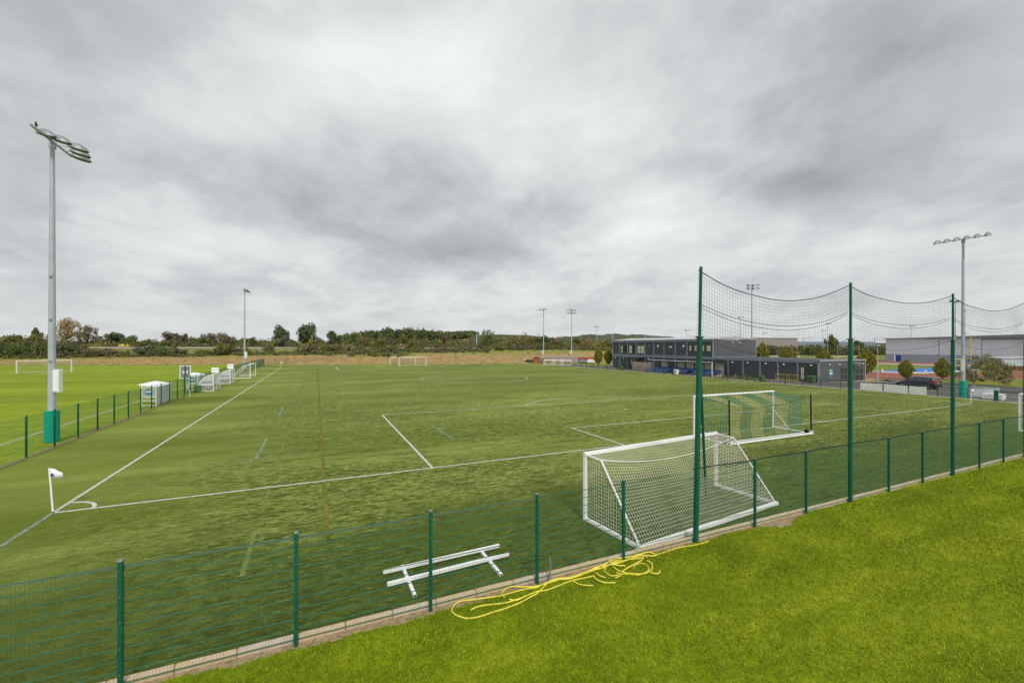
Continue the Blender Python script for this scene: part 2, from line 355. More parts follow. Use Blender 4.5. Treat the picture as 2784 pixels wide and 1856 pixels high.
M['shed'] = mat('orange_red_shed_boards', (0.42, 0.11, 0.05), 0.7, var=0.12, vscale=2)
M['track'] = mat('red_running_track', (0.31, 0.115, 0.085), 0.9, var=0.12, vscale=0.3)
M['track_blue'] = mat('blue_track_surface', (0.045, 0.20, 0.66), 0.8, var=0.12, vscale=0.2)
M['infield'] = ground_mat('infield_grass', (0.09, 0.14, 0.012), (0.14, 0.19, 0.02), (0.20, 0.25, 0.04), [(0.2, (0.6, 1.5), 0.6, .36, .64), (2, (1, 1), 0.4, .36, .64)])
M['hall'] = mat('light_grey_profiled_cladding', (0.60, 0.675, 0.76), 0.5, var=0.04, vscale=0.2)
M['hall_dark'] = mat('blue_grey_cladding', (0.27, 0.345, 0.42), 0.5, var=0.05, vscale=0.3)
M['door_blue'] = mat('blue_door', (0.02, 0.06, 0.25), 0.4)
M['navy'] = mat('navy_car_paint', (0.010, 0.014, 0.030), 0.18, spec=0.6)
M['tail'] = mat('red_tail_lamp', (0.45, 0.015, 0.02), 0.2)
M['plate'] = mat('yellow_number_plate', (0.6, 0.42, 0.02), 0.4)
M['alloy'] = mat('alloy_wheel', (0.50, 0.50, 0.52), 0.3, metal=0.7)
M['trunk'] = mat('tree_bark', (0.12, 0.09, 0.06), 0.9, var=0.3, vscale=4)
M['trunk_pale'] = mat('pale_birch_bark', (0.55, 0.52, 0.47), 0.8, var=0.2, vscale=5)
M['blue_ink'] = mat('blue_lettering', (0.02, 0.06, 0.36), 0.5)
M['crest_teal'] = mat('teal_crest_print', (0.02, 0.32, 0.42), 0.5)
M['crest_blue'] = mat('blue_crest_print', (0.03, 0.22, 0.58), 0.5)
M['crest_green'] = mat('yellow_green_crest_print', (0.35, 0.50, 0.10), 0.5)
M['rock'] = mat('railway_ballast', (0.33, 0.27, 0.22), 0.95, var=0.15, vscale=1.5)
M['rail'] = mat('rusty_rail', (0.07, 0.05, 0.045), 0.6)
M['clear'] = mat('clear_polycarbonate_sheet', (0.74, 0.78, 0.79), 0.3, trans=0.45)
M['clear2'] = mat('scratched_polycarbonate_sheet', (0.5, 0.52, 0.54), 0.3, trans=0.72)
M['hill'] = mat('distant_scrub', (0.090, 0.098, 0.052), 0.95, vscale=0.02, col2=(0.050, 0.058, 0.034), detail=8)
LEAF = {}
for k, c in dict(dark=(0.098, 0.128, 0.052), green=(0.138, 0.175, 0.055), olive=(0.170, 0.172, 0.045), yellow=(0.260, 0.260, 0.042), red=(0.150, 0.118, 0.072),
                 brown=(0.190, 0.158, 0.088), tan=(0.330, 0.245, 0.115), hornbeam=(0.225, 0.215, 0.028), grey=(0.155, 0.168, 0.095), straw=(0.46, 0.345, 0.18), birch=(0.265, 0.250, 0.095)).items():
    LEAF[k] = mat(k + '_foliage', c, 0.75, island=0.30, spec=0.15)
def line_mat(name, col, keep, under=(0.10, 0.125, 0.03)):
    m = mat(name, col, 0.85, spec=0.1); t = m.node_tree; b = t.nodes['Principled BSDF']
    tc = N(t, 'ShaderNodeTexCoord'); n = N(t, 'ShaderNodeTexNoise', inp={'Scale': 5.0, 'Detail': 7, 'Roughness': 0.75}); LK(t, tc.outputs['Object'], n.inputs['Vector'])
    mr = N(t, 'ShaderNodeMapRange', inp={1: keep - .12, 2: keep + .12}); LK(t, n.outputs['Fac'], mr.inputs[0])
    mx = N(t, 'ShaderNodeMix', data_type='RGBA'); LK(t, mr.outputs[0], mx.inputs[0]); mx.inputs[6].default_value = (*col, 1); mx.inputs[7].default_value = (*under, 1)
    LK(t, mx.outputs[2], b.inputs['Base Color']); return m
M['white_line'] = line_mat('worn_white_line', (0.60, 0.61, 0.56), 0.62)
M['field_line'] = line_mat('faded_field_line', (0.50, 0.56, 0.28), 0.58, (0.2, 0.26, 0.02))
M['yellow_line'] = line_mat('worn_yellow_line', (0.30, 0.255, 0.055), 0.44, (0.10, 0.115, 0.02))
M['blue_line'] = line_mat('worn_pale_blue_line', (0.30, 0.36, 0.33), 0.52)
M['faint_line'] = line_mat('faint_old_line', (0.25, 0.26, 0.13), 0.42, (0.145, 0.185, 0.025))

# ------------------------------------------------------------------ terrain
FOOT = np.array([(-900, 118), (-160, 116.5), (-60, 119), (-20, 126), (0, 130), (40, 146), (60, 156), (80, 190), (110, 300), (200, 420), (900, 700)], float)
def terr(x, y, frac=False):
    """height of the land: level playing fields, then the grassy bank up to the railway"""
    x = np.asarray(x, float); y = np.asarray(y, float)
    r = (x - XC) * CR.x + (y - YC) * CR.y; d = (x - XC) * CF.x + (y - YC) * CF.y
    ft = np.interp(r, FOOT[:, 0], FOOT[:, 1]); e = d - ft
    zc = np.interp(r, [-140, -90, -30, 0, 60], [1.5, 2.5, 3.3, 3.8, 4.2])
    s = np.clip(e / 12.0, 0, 1); a = zc * (s * s * (3 - 2 * s)) ** 0.8
    s2 = np.clip((e - 12) / 26.0, 0, 1); b = (4.7 - zc) * s2
    w = np.sin(x * .21 + 1) * np.sin(y * .17) * .16 * np.clip(e / 5, 0, 1)
    hill = 9.5 * np.exp(-(((r + 10) / 75) ** 2 + ((d - 330) / 70) ** 2))
    return (a + b + w + hill - 0.03) if not frac else e / 12.0
def build_terrain():
    rs = np.unique(np.concatenate([np.linspace(-1800, -200, 14), np.linspace(-200, 120, 110), np.linspace(120, 320, 20), np.linspace(320, 2200, 14)]))
    ds = np.unique(np.concatenate([np.linspace(-60, 100, 12), np.linspace(100, 210, 60), np.linspace(210, 460, 30), np.linspace(460, 3200, 16)]))
    rr, dd = np.meshgrid(rs, ds); x = XC + CR.x * rr + CF.x * dd; y = YC + CR.y * rr + CF.y * dd
    z = terr(x, y); V = np.stack([x, y, z], -1).reshape(-1, 3); nr = len(rs)
    i = (np.arange(len(ds) - 1)[:, None] * nr + np.arange(nr - 1)[None, :]).ravel()
    me = npmesh('ground', V, np.stack([i, i + 1, i + 1 + nr, i + nr], 1))
    m = bpy.data.materials.new('rough_grass_bank'); m.use_nodes = True; t = m.node_tree; b = t.nodes['Principled BSDF']; b.inputs['Roughness'].default_value = 0.95; b.inputs['Specular IOR Level'].default_value = 0.1
    tc = N(t, 'ShaderNodeTexCoord'); sp = N(t, 'ShaderNodeSeparateXYZ'); LK(t, tc.outputs['Object'], sp.inputs[0])
    n1 = N(t, 'ShaderNodeTexNoise', inp={'Scale': 0.12, 'Detail': 6, 'Roughness': 0.65}); LK(t, tc.outputs['Object'], n1.inputs['Vector'])
    mp = N(t, 'ShaderNodeMapping'); LK(t, tc.outputs['Object'], mp.inputs[0]); mp.inputs['Scale'].default_value = (1, 1, 5)
    n2 = N(t, 'ShaderNodeTexNoise', inp={'Scale': 0.7, 'Detail': 6, 'Roughness': 0.7}); LK(t, mp.outputs[0], n2.inputs['Vector'])
    # dry straw low on the bank, greener sward on the crest
    dry = N(t, 'ShaderNodeValToRGB'); LK(t, n2.outputs['Fac'], dry.inputs[0]); e = dry.color_ramp.elements
    e[0].position = 0.33; e[0].color = (0.225, 0.165, 0.065, 1); e[1].position = 0.68; e[1].color = (0.46, 0.315, 0.150, 1)
    gr = N(t, 'ShaderNodeValToRGB'); LK(t, n2.outputs['Fac'], gr.inputs[0]); e = gr.color_ramp.elements
    e[0].position = 0.33; e[0].color = (0.13, 0.15, 0.035, 1); e[1].position = 0.68; e[1].color = (0.33, 0.34, 0.09, 1)
    ad = N(t, 'ShaderNodeMath', operation='MULTIPLY_ADD', inp={1: 2.0, 2: -1.0}); LK(t, n1.outputs['Fac'], ad.inputs[0])
    an = N(t, 'ShaderNodeAttribute', attribute_name='bank'); zz = N(t, 'ShaderNodeMath', operation='MULTIPLY_ADD', inp={1: 0.55}); LK(t, ad.outputs[0], zz.inputs[0]); LK(t, an.outputs['Fac'], zz.inputs[2])
    mr = N(t, 'ShaderNodeMapRange', inp={1: 0.62, 2: 0.86}); LK(t, zz.outputs[0], mr.inputs[0])
    mr0 = N(t, 'ShaderNodeMapRange', inp={1: 0.05, 2: 0.5, 3: 1.0, 4: 0.0}); LK(t, sp.outputs[2], mr0.inputs[0])
    mxm = N(t, 'ShaderNodeMath', operation='MAXIMUM'); LK(t, mr.outputs[0], mxm.inputs[0]); LK(t, mr0.outputs[0], mxm.inputs[1])
    mx = N(t, 'ShaderNodeMix', data_type='RGBA'); LK(t, mxm.outputs[0], mx.inputs[0]); LK(t, dry.outputs[0], mx.inputs[6]); LK(t, gr.outputs[0], mx.inputs[7])
    far = N(t, 'ShaderNodeMapRange', inp={1: 2.0, 2: 4.5}); LK(t, an.outputs['Fac'], far.inputs[0])
    mx2 = N(t, 'ShaderNodeMix', data_type='RGBA'); LK(t, far.outputs[0], mx2.inputs[0]); LK(t, mx.outputs[2], mx2.inputs[6]); mx2.inputs[7].default_value = (0.085, 0.092, 0.045, 1)
    LK(t, mx2.outputs[2], b.inputs['Base Color'])
    bp = N(t, 'ShaderNodeBump', inp={'Strength': 0.8, 'Distance': 0.3}); LK(t, n2.outputs['Fac'], bp.inputs['Height']); LK(t, bp.outputs[0], b.inputs['Normal'])
    at = me.attributes.new('bank', 'FLOAT', 'POINT'); at.data.foreach_set('value', terr(x, y, True).ravel().astype(np.float32))
    obj('ground', me, m, smooth=True, kind='structure')
build_terrain()
def sheet(name, pts, z, m, parent=None, **kw):
    mb = MB(); mb.poly([(p[0], p[1], z) for p in pts]); return mb.build(name, m, parent, **kw)
PW, PL = 66.03, 101.6
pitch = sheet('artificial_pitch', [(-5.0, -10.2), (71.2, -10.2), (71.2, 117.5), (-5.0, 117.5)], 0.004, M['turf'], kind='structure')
# grass playing field west of the fence, reaching the foot of the bank
ft = [(-5.25, 117.5)]
for r_ in np.linspace(-30, -260, 14):
    d_ = np.interp(r_, FOOT[:, 0], FOOT[:, 1]) + 0.4 + 0.3 * math.sin(r_ * .3); ft.append((XC + CR.x * r_ + CF.x * d_, YC + CR.y * r_ + CF.y * d_))
ft = [p for p in ft if p[0] < -5.2]
field = sheet('playing_field', [(-5.2, -60)] + [(-5.2, 117.5)] + ft + [(-260, -60)], 0.0, M['field'], kind='structure')
edge = MB(); edge.box(-5.2, -5.0, -10.2, 117.5, -0.1, 0.03); edge.build('timber_edging', M['soil'], pitch)

def strip(p, q, w, z, m, parent, name='painted_line'):
    p, q = Vector((*p, 0)), Vector((*q, 0)); d = (q - p).normalized(); a = Vector((-d.y, d.x, 0)) * w / 2
    n = max(1, int((q - p).length / 8)); mb = MB()
    mb.poly([(*(p - a).xy, z), (*(q - a).xy, z), (*(q + a).xy, z), (*(p + a).xy, z)]); return mb.build(name, m, parent)
def ring(c, r0, w, a0, a1, z, m, parent, n=64):
    mb = MB(); v = []; f = []
    for i in range(n + 1):
        a = a0 + (a1 - a0) * i / n
        for rr in (r0 - w / 2, r0 + w / 2): v.append((c[0] + rr * math.cos(a), c[1] + rr * math.sin(a), z))
    for i in range(n): f.append((2 * i, 2 * i + 1, 2 * i + 3, 2 * i + 2))
    mb.add(v, f); return mb.build('painted_line', m, parent)
ZL = 0.011; wl = M['white_line']; mid = PW / 2
def pl(p, q, w=0.12, m=None, z=ZL): return strip(p, q, w, z, m or wl, pitch)
pl((-0.06, 0), (PW + .06, 0)); pl((-.06, PL), (PW + .06, PL)); pl((0, .06), (0, PL - .06)); pl((PW, .06), (PW, PL - .06)); pl((0.06, PL / 2), (PW - .06, PL / 2))
pl((0.0, -0.06), (0.0, -9.5), 0.12, M['blue_line'])
for s, y0 in ((1, 0), (-1, PL)):
    for hw, dp in ((20.16, 16.5), (9.16, 5.5)):
        pl((mid - hw, y0 + s * .06), (mid - hw, y0 + s * dp)); pl((mid + hw, y0 + s * .06), (mid + hw, y0 + s * dp)); pl((mid - hw + .06, y0 + s * dp), (mid + hw - .06, y0 + s * dp))
    a = math.acos(5.5 / 9.15); b0 = math.pi / 2 if s > 0 else -math.pi / 2
    ring((mid, y0 + s * 11), 9.15, .12, b0 - a, b0 + a, ZL, wl, pitch, 30)
    ring((mid, y0 + s * 11), .09, .18, 0, 2 * math.pi, ZL, wl, pitch, 12)
ring((mid, PL / 2), 9.15, .12, 0, 2 * math.pi, ZL + .002, wl, pitch, 72); ring((mid, PL / 2), .09, .18, 0, 2 * math.pi, ZL + .003, wl, pitch, 12)
for c, a0 in (((0, 0), 0), ((PW, 0), math.pi / 2), ((PW, PL), math.pi), ((0, PL), 1.5 * math.pi)): ring(c, 1.0, .12, a0 + .07, a0 + math.pi / 2 - .07, ZL, wl, pitch, 12)
pl((8.29, -5.3), (8.29, 90), 0.17, M['yellow_line'], 0.008)
pl((57.7, -9.9), (57.7, 90), 0.17, M['yellow_line'], 0.008)
for y0, y1 in ((5.1, 10.2), (19.5, 24.8), (41, 46), (62, 67)): pl((5.29, y0), (5.29, y1), .13, M['blue_line'], 0.009)
y = -7.2
while y < 60: pl((6.35, y), (6.32, y + 2.6), .12, M['faint_line'], 0.007); y += 4.4
pl((2.7, 5.04), (8.0, 5.04), .07, M['blue_line'], 0.0095); pl((13.8, 5.0), (18.9, 4.9), .07, M['faint_line'], 0.0095); pl((15.5, 5.2), (15.4, 10.1), .11, M['blue_line'], 0.0095)
pl((12.55, 86), (12.5, 100.2), .11, wl, 0.009)
pl((-2.0, 43.9), (-1.55, 43.9), .1, M['blue_line'], .009); pl((-3.3, 43.4), (-1.6, 43.4), .08, M['faint_line'], .009); pl((-1.6, 43.4), (-1.6, 49.5), .1, M['blue_line'], .009); pl((-1.6, 52), (-1.6, 58), .1, M['blue_line'], .009)
def fl(p, q, w=.12): return strip(p, q, w, .005, M['field_line'], field)
strip((-8.12, -20), (-8.12, 100), .17, .006, wl, field)
fl((-75, 100), (-8.1, 100)); fl((-20.5, 83.5), (-62, 83.5)); fl((-20.5, 83.5), (-20.5, 100)); fl((-31.5, 92), (-31.5, 100)); fl((-31.5, 94.5), (-50, 94.5)); fl((-8.2, 41), (-75, 41)); fl((-62, 83.5), (-62, 100))

# near lawn with a ragged edge along the soil strip
soil = sheet('soil_strip', [(-30, -10.33), (75, -10.33), (75, -12.2), (-30, -12.2)], -0.012, M['soil'], kind='structure')
def lawn_edge(x):
    e = -10.445 + .035 * math.sin(x * 1.7) + .03 * math.sin(x * 4.3 + 1) + .02 * math.sin(x * 11.0) + .02 * math.sin(x * 23 + 2)
    e -= .16 * math.exp(-((x - 8.5) / 2.0) ** 2) + .34 * math.exp(-((x - 21.4) / .8) ** 2) + .10 * math.exp(-((x - 12) / 1.5) ** 2)
    if x > 23: e += .08
    return e
mbL = MB(); xs = np.arange(-30, 75.01, 0.12); top = [(x, lawn_edge(x), 0.012) for x in xs]; botm = [(x, -13.2, 0.012) for x in xs]; k = len(xs)
mbL.add(top + botm, [(k + i, k + i + 1, i + 1, i) for i in range(k - 1)])
mbL.poly([(-30, -60, .012), (75, -60, .012), (75, -13.2, .012), (-30, -13.2, .012)])
lawn = mbL.build('lawn', M['lawn'], kind='structure')
def lawn_blades():
    n = 330000
    # spread over the visible lawn, denser towards the nearer part
    x = np.random.uniform(0, 52, n * 2); y = np.random.uniform(-22, -10.5, n * 2)
    d = (x - XC) * CF.x + (y - YC) * CF.y; r = (x - XC) * CR.x + (y - YC) * CR.y
    ed = np.array([lawn_edge(a) for a in np.linspace(0, 52, 2000)]); el = np.interp(x, np.linspace(0, 52, 2000), ed) + np.abs(np.random.normal(0, .035, len(x)))
    ok = (y < el) & (d > 5.5) & (r > -8) & (np.random.rand(len(x)) < np.clip(11.0 / d, 0.12, 1) ** 1.6)
    x = x[ok][:n]; y = y[ok][:n]; d = d[ok][:n]; n = len(x)
    h = np.random.uniform(.022, .062, n) * (1 + .25 * np.sin(x * 1.3) * np.sin(y * 1.7)); w = np.random.uniform(.004, .010, n) * np.clip(d / 9, 1, 2.4)
    a = np.random.uniform(0, 2 * np.pi, n); lean = np.random.uniform(.2, 1.1, n); b = np.random.uniform(0, 2 * np.pi, n)
    base = np.stack([x, y, np.full(n, .008)], 1); side = np.stack([np.cos(a), np.sin(a), np.zeros(n)], 1) * w[:, None]
    tip = base + np.stack([np.cos(b) * lean * h, np.sin(b) * lean * h, h], 1)
    V = np.stack([base - side, base + side, tip], 1).reshape(-1, 3)
    m = mat('grass_blades', (0.340, 0.390, 0.012), 0.7, vscale=0.42, col2=(0.112, 0.176, 0.003), stretch=(.6, 1.3, 1), island=0.5, spec=0.2)
    obj('grass_blades', npmesh('grass_blades', V, np.arange(3 * n).reshape(-1, 3), 3), m, kind='stuff', label='short mown grass blades of the near lawn')
lawn_blades()

# ------------------------------------------------------------------ kerb of concrete edging stones
kerb = MB(); kerb.box(-5.2, 71.3, -10.31, -10.215, -0.12, -0.03); kerb = kerb.build('kerb', M['concrete'], kind='structure')
ks = MB(); ks.cham(0.005, 0.910, -.065, .065, -0.1, 0.095, 0.012); ksm = ks.mesh('edging_stone'); ksm.materials.append(M['concrete'])
lich = mat('lichen_stained_concrete', (0.62, 0.53, 0.43), 0.9, vscale=14, col2=(0.55, 0.40, 0.18), bump=0.4, bscale=60)
ksm2 = ksm.copy(); ksm2.materials.clear(); ksm2.materials.append(lich)
for i in range(83):
    o = obj('edging_stone', ksm2 if i % 3 != 1 else ksm, parent=kerb, loc=(-5.2 + .915 * i, -10.265 + random.uniform(-.008, .008), random.uniform(-.008, .006)))
    o.rotation_euler = (random.uniform(-.02, .02), 0, random.uniform(-.004, .004))

# ------------------------------------------------------------------ mesh fences
SP = 2.55
def panel_mesh(w=SP, h=2.03, vstep=.05, r=.0020):
    L = []; L2 = []
    for i in range(int(w / vstep) + 1): L.append([(i * vstep, 0, .06), (i * vstep, 0, h)])
    for j in range(11):
        z = .08 + j * .192
        for s in (-.008, .008): L2.append([(0, s, z), (w, s, z)])
    V, Q = wires(L, r); V2, Q2 = wires(L2, .0054 if r < .004 else .0034); me = npmesh('mesh_panel', np.concatenate([V, V2]), np.concatenate([Q, Q2 + len(V)])); me.materials.append(M['wire_green']); return me
pm = panel_mesh()
pmf = panel_mesh(vstep=.10, r=.0041)
postm = MB(); postm.cham(-.034, .034, -.034, .034, -.1, 2.1, .007); postm = postm.mesh('post'); postm.materials.append(M['post_green'])
capm = MB(); capm.cham(-.039, .039, -.039, .039, 2.1, 2.125, .008); capm = capm.mesh('post_cap'); capm.materials.append(M['galv_dark'])
clm = MB()
for j in range(5): clm.box(-.042, .042, .030, .052, .25 + j * .42, .31 + j * .42); clm.box(-.008, .008, -.04, -.032, .27 + j * .42, .285 + j * .42)
clm = clm.mesh('fixing_clips'); clm.materials.append(M['galv_dark'])
fence = thing('mesh_fence', 'green twin wire mesh fence on square posts between lawn and pitch', 'fence', (0, -10.42, 0))
TALL = [7, 10, 13, 16, 19]
for k in range(-2, 29):
    if k not in TALL: obj('post', postm, parent=fence, loc=(k * SP, 0, 0)); obj('post_cap', capm, parent=fence, loc=(k * SP, 0, 0)); obj('fixing_clips', clm, parent=fence, loc=(k * SP, 0, 0), kind='stuff')
    if k < 28: obj('mesh_panel', pm, parent=fence, loc=(k * SP, .05, 0), kind='stuff')
topb = MB()
for k in range(-2, 5): topb.tube([(k * SP + .05, .06, 1.985), (k * SP + SP - .05, .06, 1.985)], .014, 6)
topb.build('top_rail', M['galv_dark'], fence)
fence2 = thing('mesh_fence', 'green wire mesh fence along the left touchline beside the white shelters', 'fence', (-5.1, 0, 0))
k = 0; y = -7.84
while y < 117:
    obj('post', postm, parent=fence2, loc=(0, y, 0))
    o = obj('mesh_panel', pmf, parent=fence2, loc=(-.05, y, 0), kind='stuff'); o.rotation_euler = (0, 0, R(90)); y += SP
o = obj('mesh_panel', pmf, parent=fence2, loc=(-.05, -10.39, 0), kind='stuff'); o.rotation_euler = (0, 0, R(90))
o = obj('post', postm, parent=fence2, loc=(0, y, 0)); yfar = y
fence3 = thing('mesh_fence', 'low green mesh fence across the far end below the dry grass bank', 'fence', (0, yfar, 0))
for k in range(-2, 29):
    obj('post', postm, parent=fence3, loc=(k * SP + .2, 0, 0))
    if k < 28: obj('mesh_panel', pmf, parent=fence3, loc=(k * SP + .2, .05, 0), kind='stuff')

# ------------------------------------------------------------------ ball stop net at the near end
net = thing('ball_stop_net', 'tall dark ball stop net hung between green posts above the near fence', 'net', (0, -10.42, 0))
lowp = MB(); lowp.cham(-.056, .056, -.056, .056, -.1, 5.85, .01); lowp = lowp.mesh('tall_post'); lowp.materials.append(M['post_green'])
cl = MB(); cl.box(-.085, .085, -.075, .075, 5.85, 5.89); cl = cl.mesh('collar'); cl.materials.append(M['wframe'])
for i, k in enumerate(TALL):
    x = k * SP
    if i == 0:
        mb = MB(); mb.bar((x + .03, 0, -.1), (x + .20, .02, 5.85), .108); mb.build('tall_post', M['post_green'], net)
        mb = MB(); mb.bar((x + .20, .02, 5.87), (x + .25, .02, 7.9), .062); mb.build('post_extension', M['post_green'], net)
        obj('collar', cl, parent=net, loc=(x + .20, .02, 0))
        mb = MB(); mb.tube([(x + .25, .1, 5.75), (x + 3.05, 2.26, 0)], .045, 10); mb.build('brace', M['post_green'], net, True)
    else:
        obj('tall_post', lowp, parent=net, loc=(x, 0, 0))
        mb = MB(); mb.box(x - .031, x + .031, -.031, .031, 5.87, 7.9); mb.build('post_extension', M['post_green'], net)
        obj('collar', cl, parent=net, loc=(x, 0, 0))
NETL = []; ROPES = []
for i in range(4):
    x0, x1 = TALL[i] * SP, TALL[i + 1] * SP
    sag = (.70, .46, .50, .5)[i]; nx = int(7.65 / .115)
    def ztop(t): return 7.8 - 4 * sag * t * (1 - t)
    def SN(u, v, x0=x0, x1=x1, sag=sag, i=i):
        xx = x0 + (x1 - x0) * u + (.18 * (1 - u) * v if i == 0 else 0)
        return (xx, .07 + .10 * math.sin(u * 3.1416) * math.sin(v * 3.1416) * (1 if i % 2 else -1) + .03 * math.sin(u * 17 + v * 5), 2.04 + (7.8 - 4 * sag * u * (1 - u) - 2.04) * v)
    NETL += net_lines(SN, nx, 48, 26, 12)
    def rope(v, e=0): return [SN(j / 24, v + e * math.sin(j / 24 * math.pi)) for j in range(25)]
    ROPES += [(rope(1.0), .014), (rope(.835), .008), (rope(.822, -.015), .007), (rope(.665, -.02), .007), (rope(0.004), .018)]
V, Q = wires(NETL, .0026); obj('netting', npmesh('netting', V, Q), M['dark_net'], net, kind='stuff')
for L, r_ in ROPES:
    mb = MB(); mb.tube(L, r_, 5); mb.build('rope', M['dark_net'], net)

# ------------------------------------------------------------------ goals (local frame: goal mouth along x at y = 0, net towards -y)
def goal(label, loc, rz, w, h, dep, topd, r=.055, sag=.2, mesh=.12, nr=.0045, netmat='white_net', wheels=True, group=None, square=False):
    g = thing('football_goal', label, 'goal', loc, rz, group); WH = M['white']
    def bar(name, p, q, rr=r, m=WH):
        mb = MB(); mb.tube([p, q], rr, 12) if not square else mb.bar(p, q, rr * 2); mb.build(name, m, g, True); 
    bar('goal_post', (0, 0, 0), (0, 0, h)); bar('goal_post', (w, 0, 0), (w, 0, h)); bar('crossbar', (-r, 0, h), (w + r, 0, h))
    for x in (0, w):
        bar('base_bar', (x, -r, .05), (x, -dep, .05), r * .85)
        bar('net_support', (x, -r, h - .02), (x, -topd, h - .04), .02); bar('net_support', (x, -topd, h - .04), (x, -dep + .06, .1), .02)
    bar('back_bar', (-r, -dep, .055), (w + r, -dep, .055), r)
    if wheels:
        for x in (.0, w):
            mb = MB(); mb.tube([(x - .05, -dep * .96, .13), (x + .05, -dep * .96, .13)], .12, 12); mb.build('wheel', M['black'], g)
    def S(u, v):
        sg = 4 * u * (1 - u); a = topd / (topd + 2.6)
        if v < a:
            t = v / a; return (u * w, -topd * t, h - .03 - sag * sg * t ** 1.6)
        t = (v - a) / (1 - a); z1 = h - .03 - sag * sg
        bow = .22 * math.sin(t * math.pi) * sg
        return (u * w, -(topd + (dep - topd - .08) * (t ** 1.08)) + bow, z1 * (1 - t) + .07 * t)
    nu = int(w / mesh); nv = int((topd + math.hypot(h, dep - topd)) / mesh)
    L = net_lines(S, nu, nv, 24, 20)
    for x in (0.0, w):                        # side panels
        prof = lambda dd: h - .04 if dd <= topd else (h - .04) * (1 - (dd - topd) / (dep - topd))
        dd = mesh
        while dd < dep - .05: L.append([(x, -dd, .06), (x + .02 * math.sin(dd * 9), -dd, prof(dd) * .5), (x, -dd, max(.07, prof(dd)))]); dd += mesh
        z = mesh
        while z < h - .06: L.append([(x, 0, z), (x, -(topd + (dep - topd) * (1 - z / (h - .04))) * .5, z - .02), (x, -(topd + (dep - topd) * (1 - z / (h - .04))), z)]); z += mesh
    V, Q = wires(L, nr); obj('goal_net', npmesh('goal_net', V, Q), M[netmat], g, kind='stuff')
    mb = MB(); mb.tube([S(i / 24, topd / (topd + 2.6)) for i in range(25)], .014, 5); mb.build('net_rope', M['white'], g)
    return g
goal('white portable goal with sagging cream net standing behind the near fence', (15.9, -7.80, 0), R(5.5), 6.72, 2.12, 2.34, .74, sag=.34, mesh=.108, nr=.0074, wheels=False, square=True)
goal('white goal cut off by the right edge of the picture', (50.4, -7.55, 0), R(4), 7.32, 2.44, 2.2, .8, wheels=False, square=True)
goal('white goal on the far goal line, nearer of two overlapping goals', (28.75, 100.1, 0), R(3), 7.45, 2.44, 2.0, .8, nr=.010, mesh=.2).rotation_euler = (0, 0, R(183))
bpy.context.view_layer.update()
for o in [o for o in bpy.data.objects if o.name.startswith('football_goal')]:
    if abs(o.location.y - 100.1) < .01: o.location = (36.2, 100.5, 0)
goal('white goal partly hidden behind the nearer far end goal', (34.6, 107.0, 0), R(180), 7.2, 2.2, 2.0, .8, nr=.010, mesh=.2)
goal('white goal on the grass field behind the big left floodlight pole', (-38.2, 99.5, 0), R(180 + 13), 7.6, 2.5, 2.4, .8, nr=.008, mesh=.18)
goal('white goal parked beside the touchline next to the away dugout', (-2.2, 72.6, 0), R(-90), 7.1, 2.35, 2.9, 1.0, nr=.007, mesh=.15)

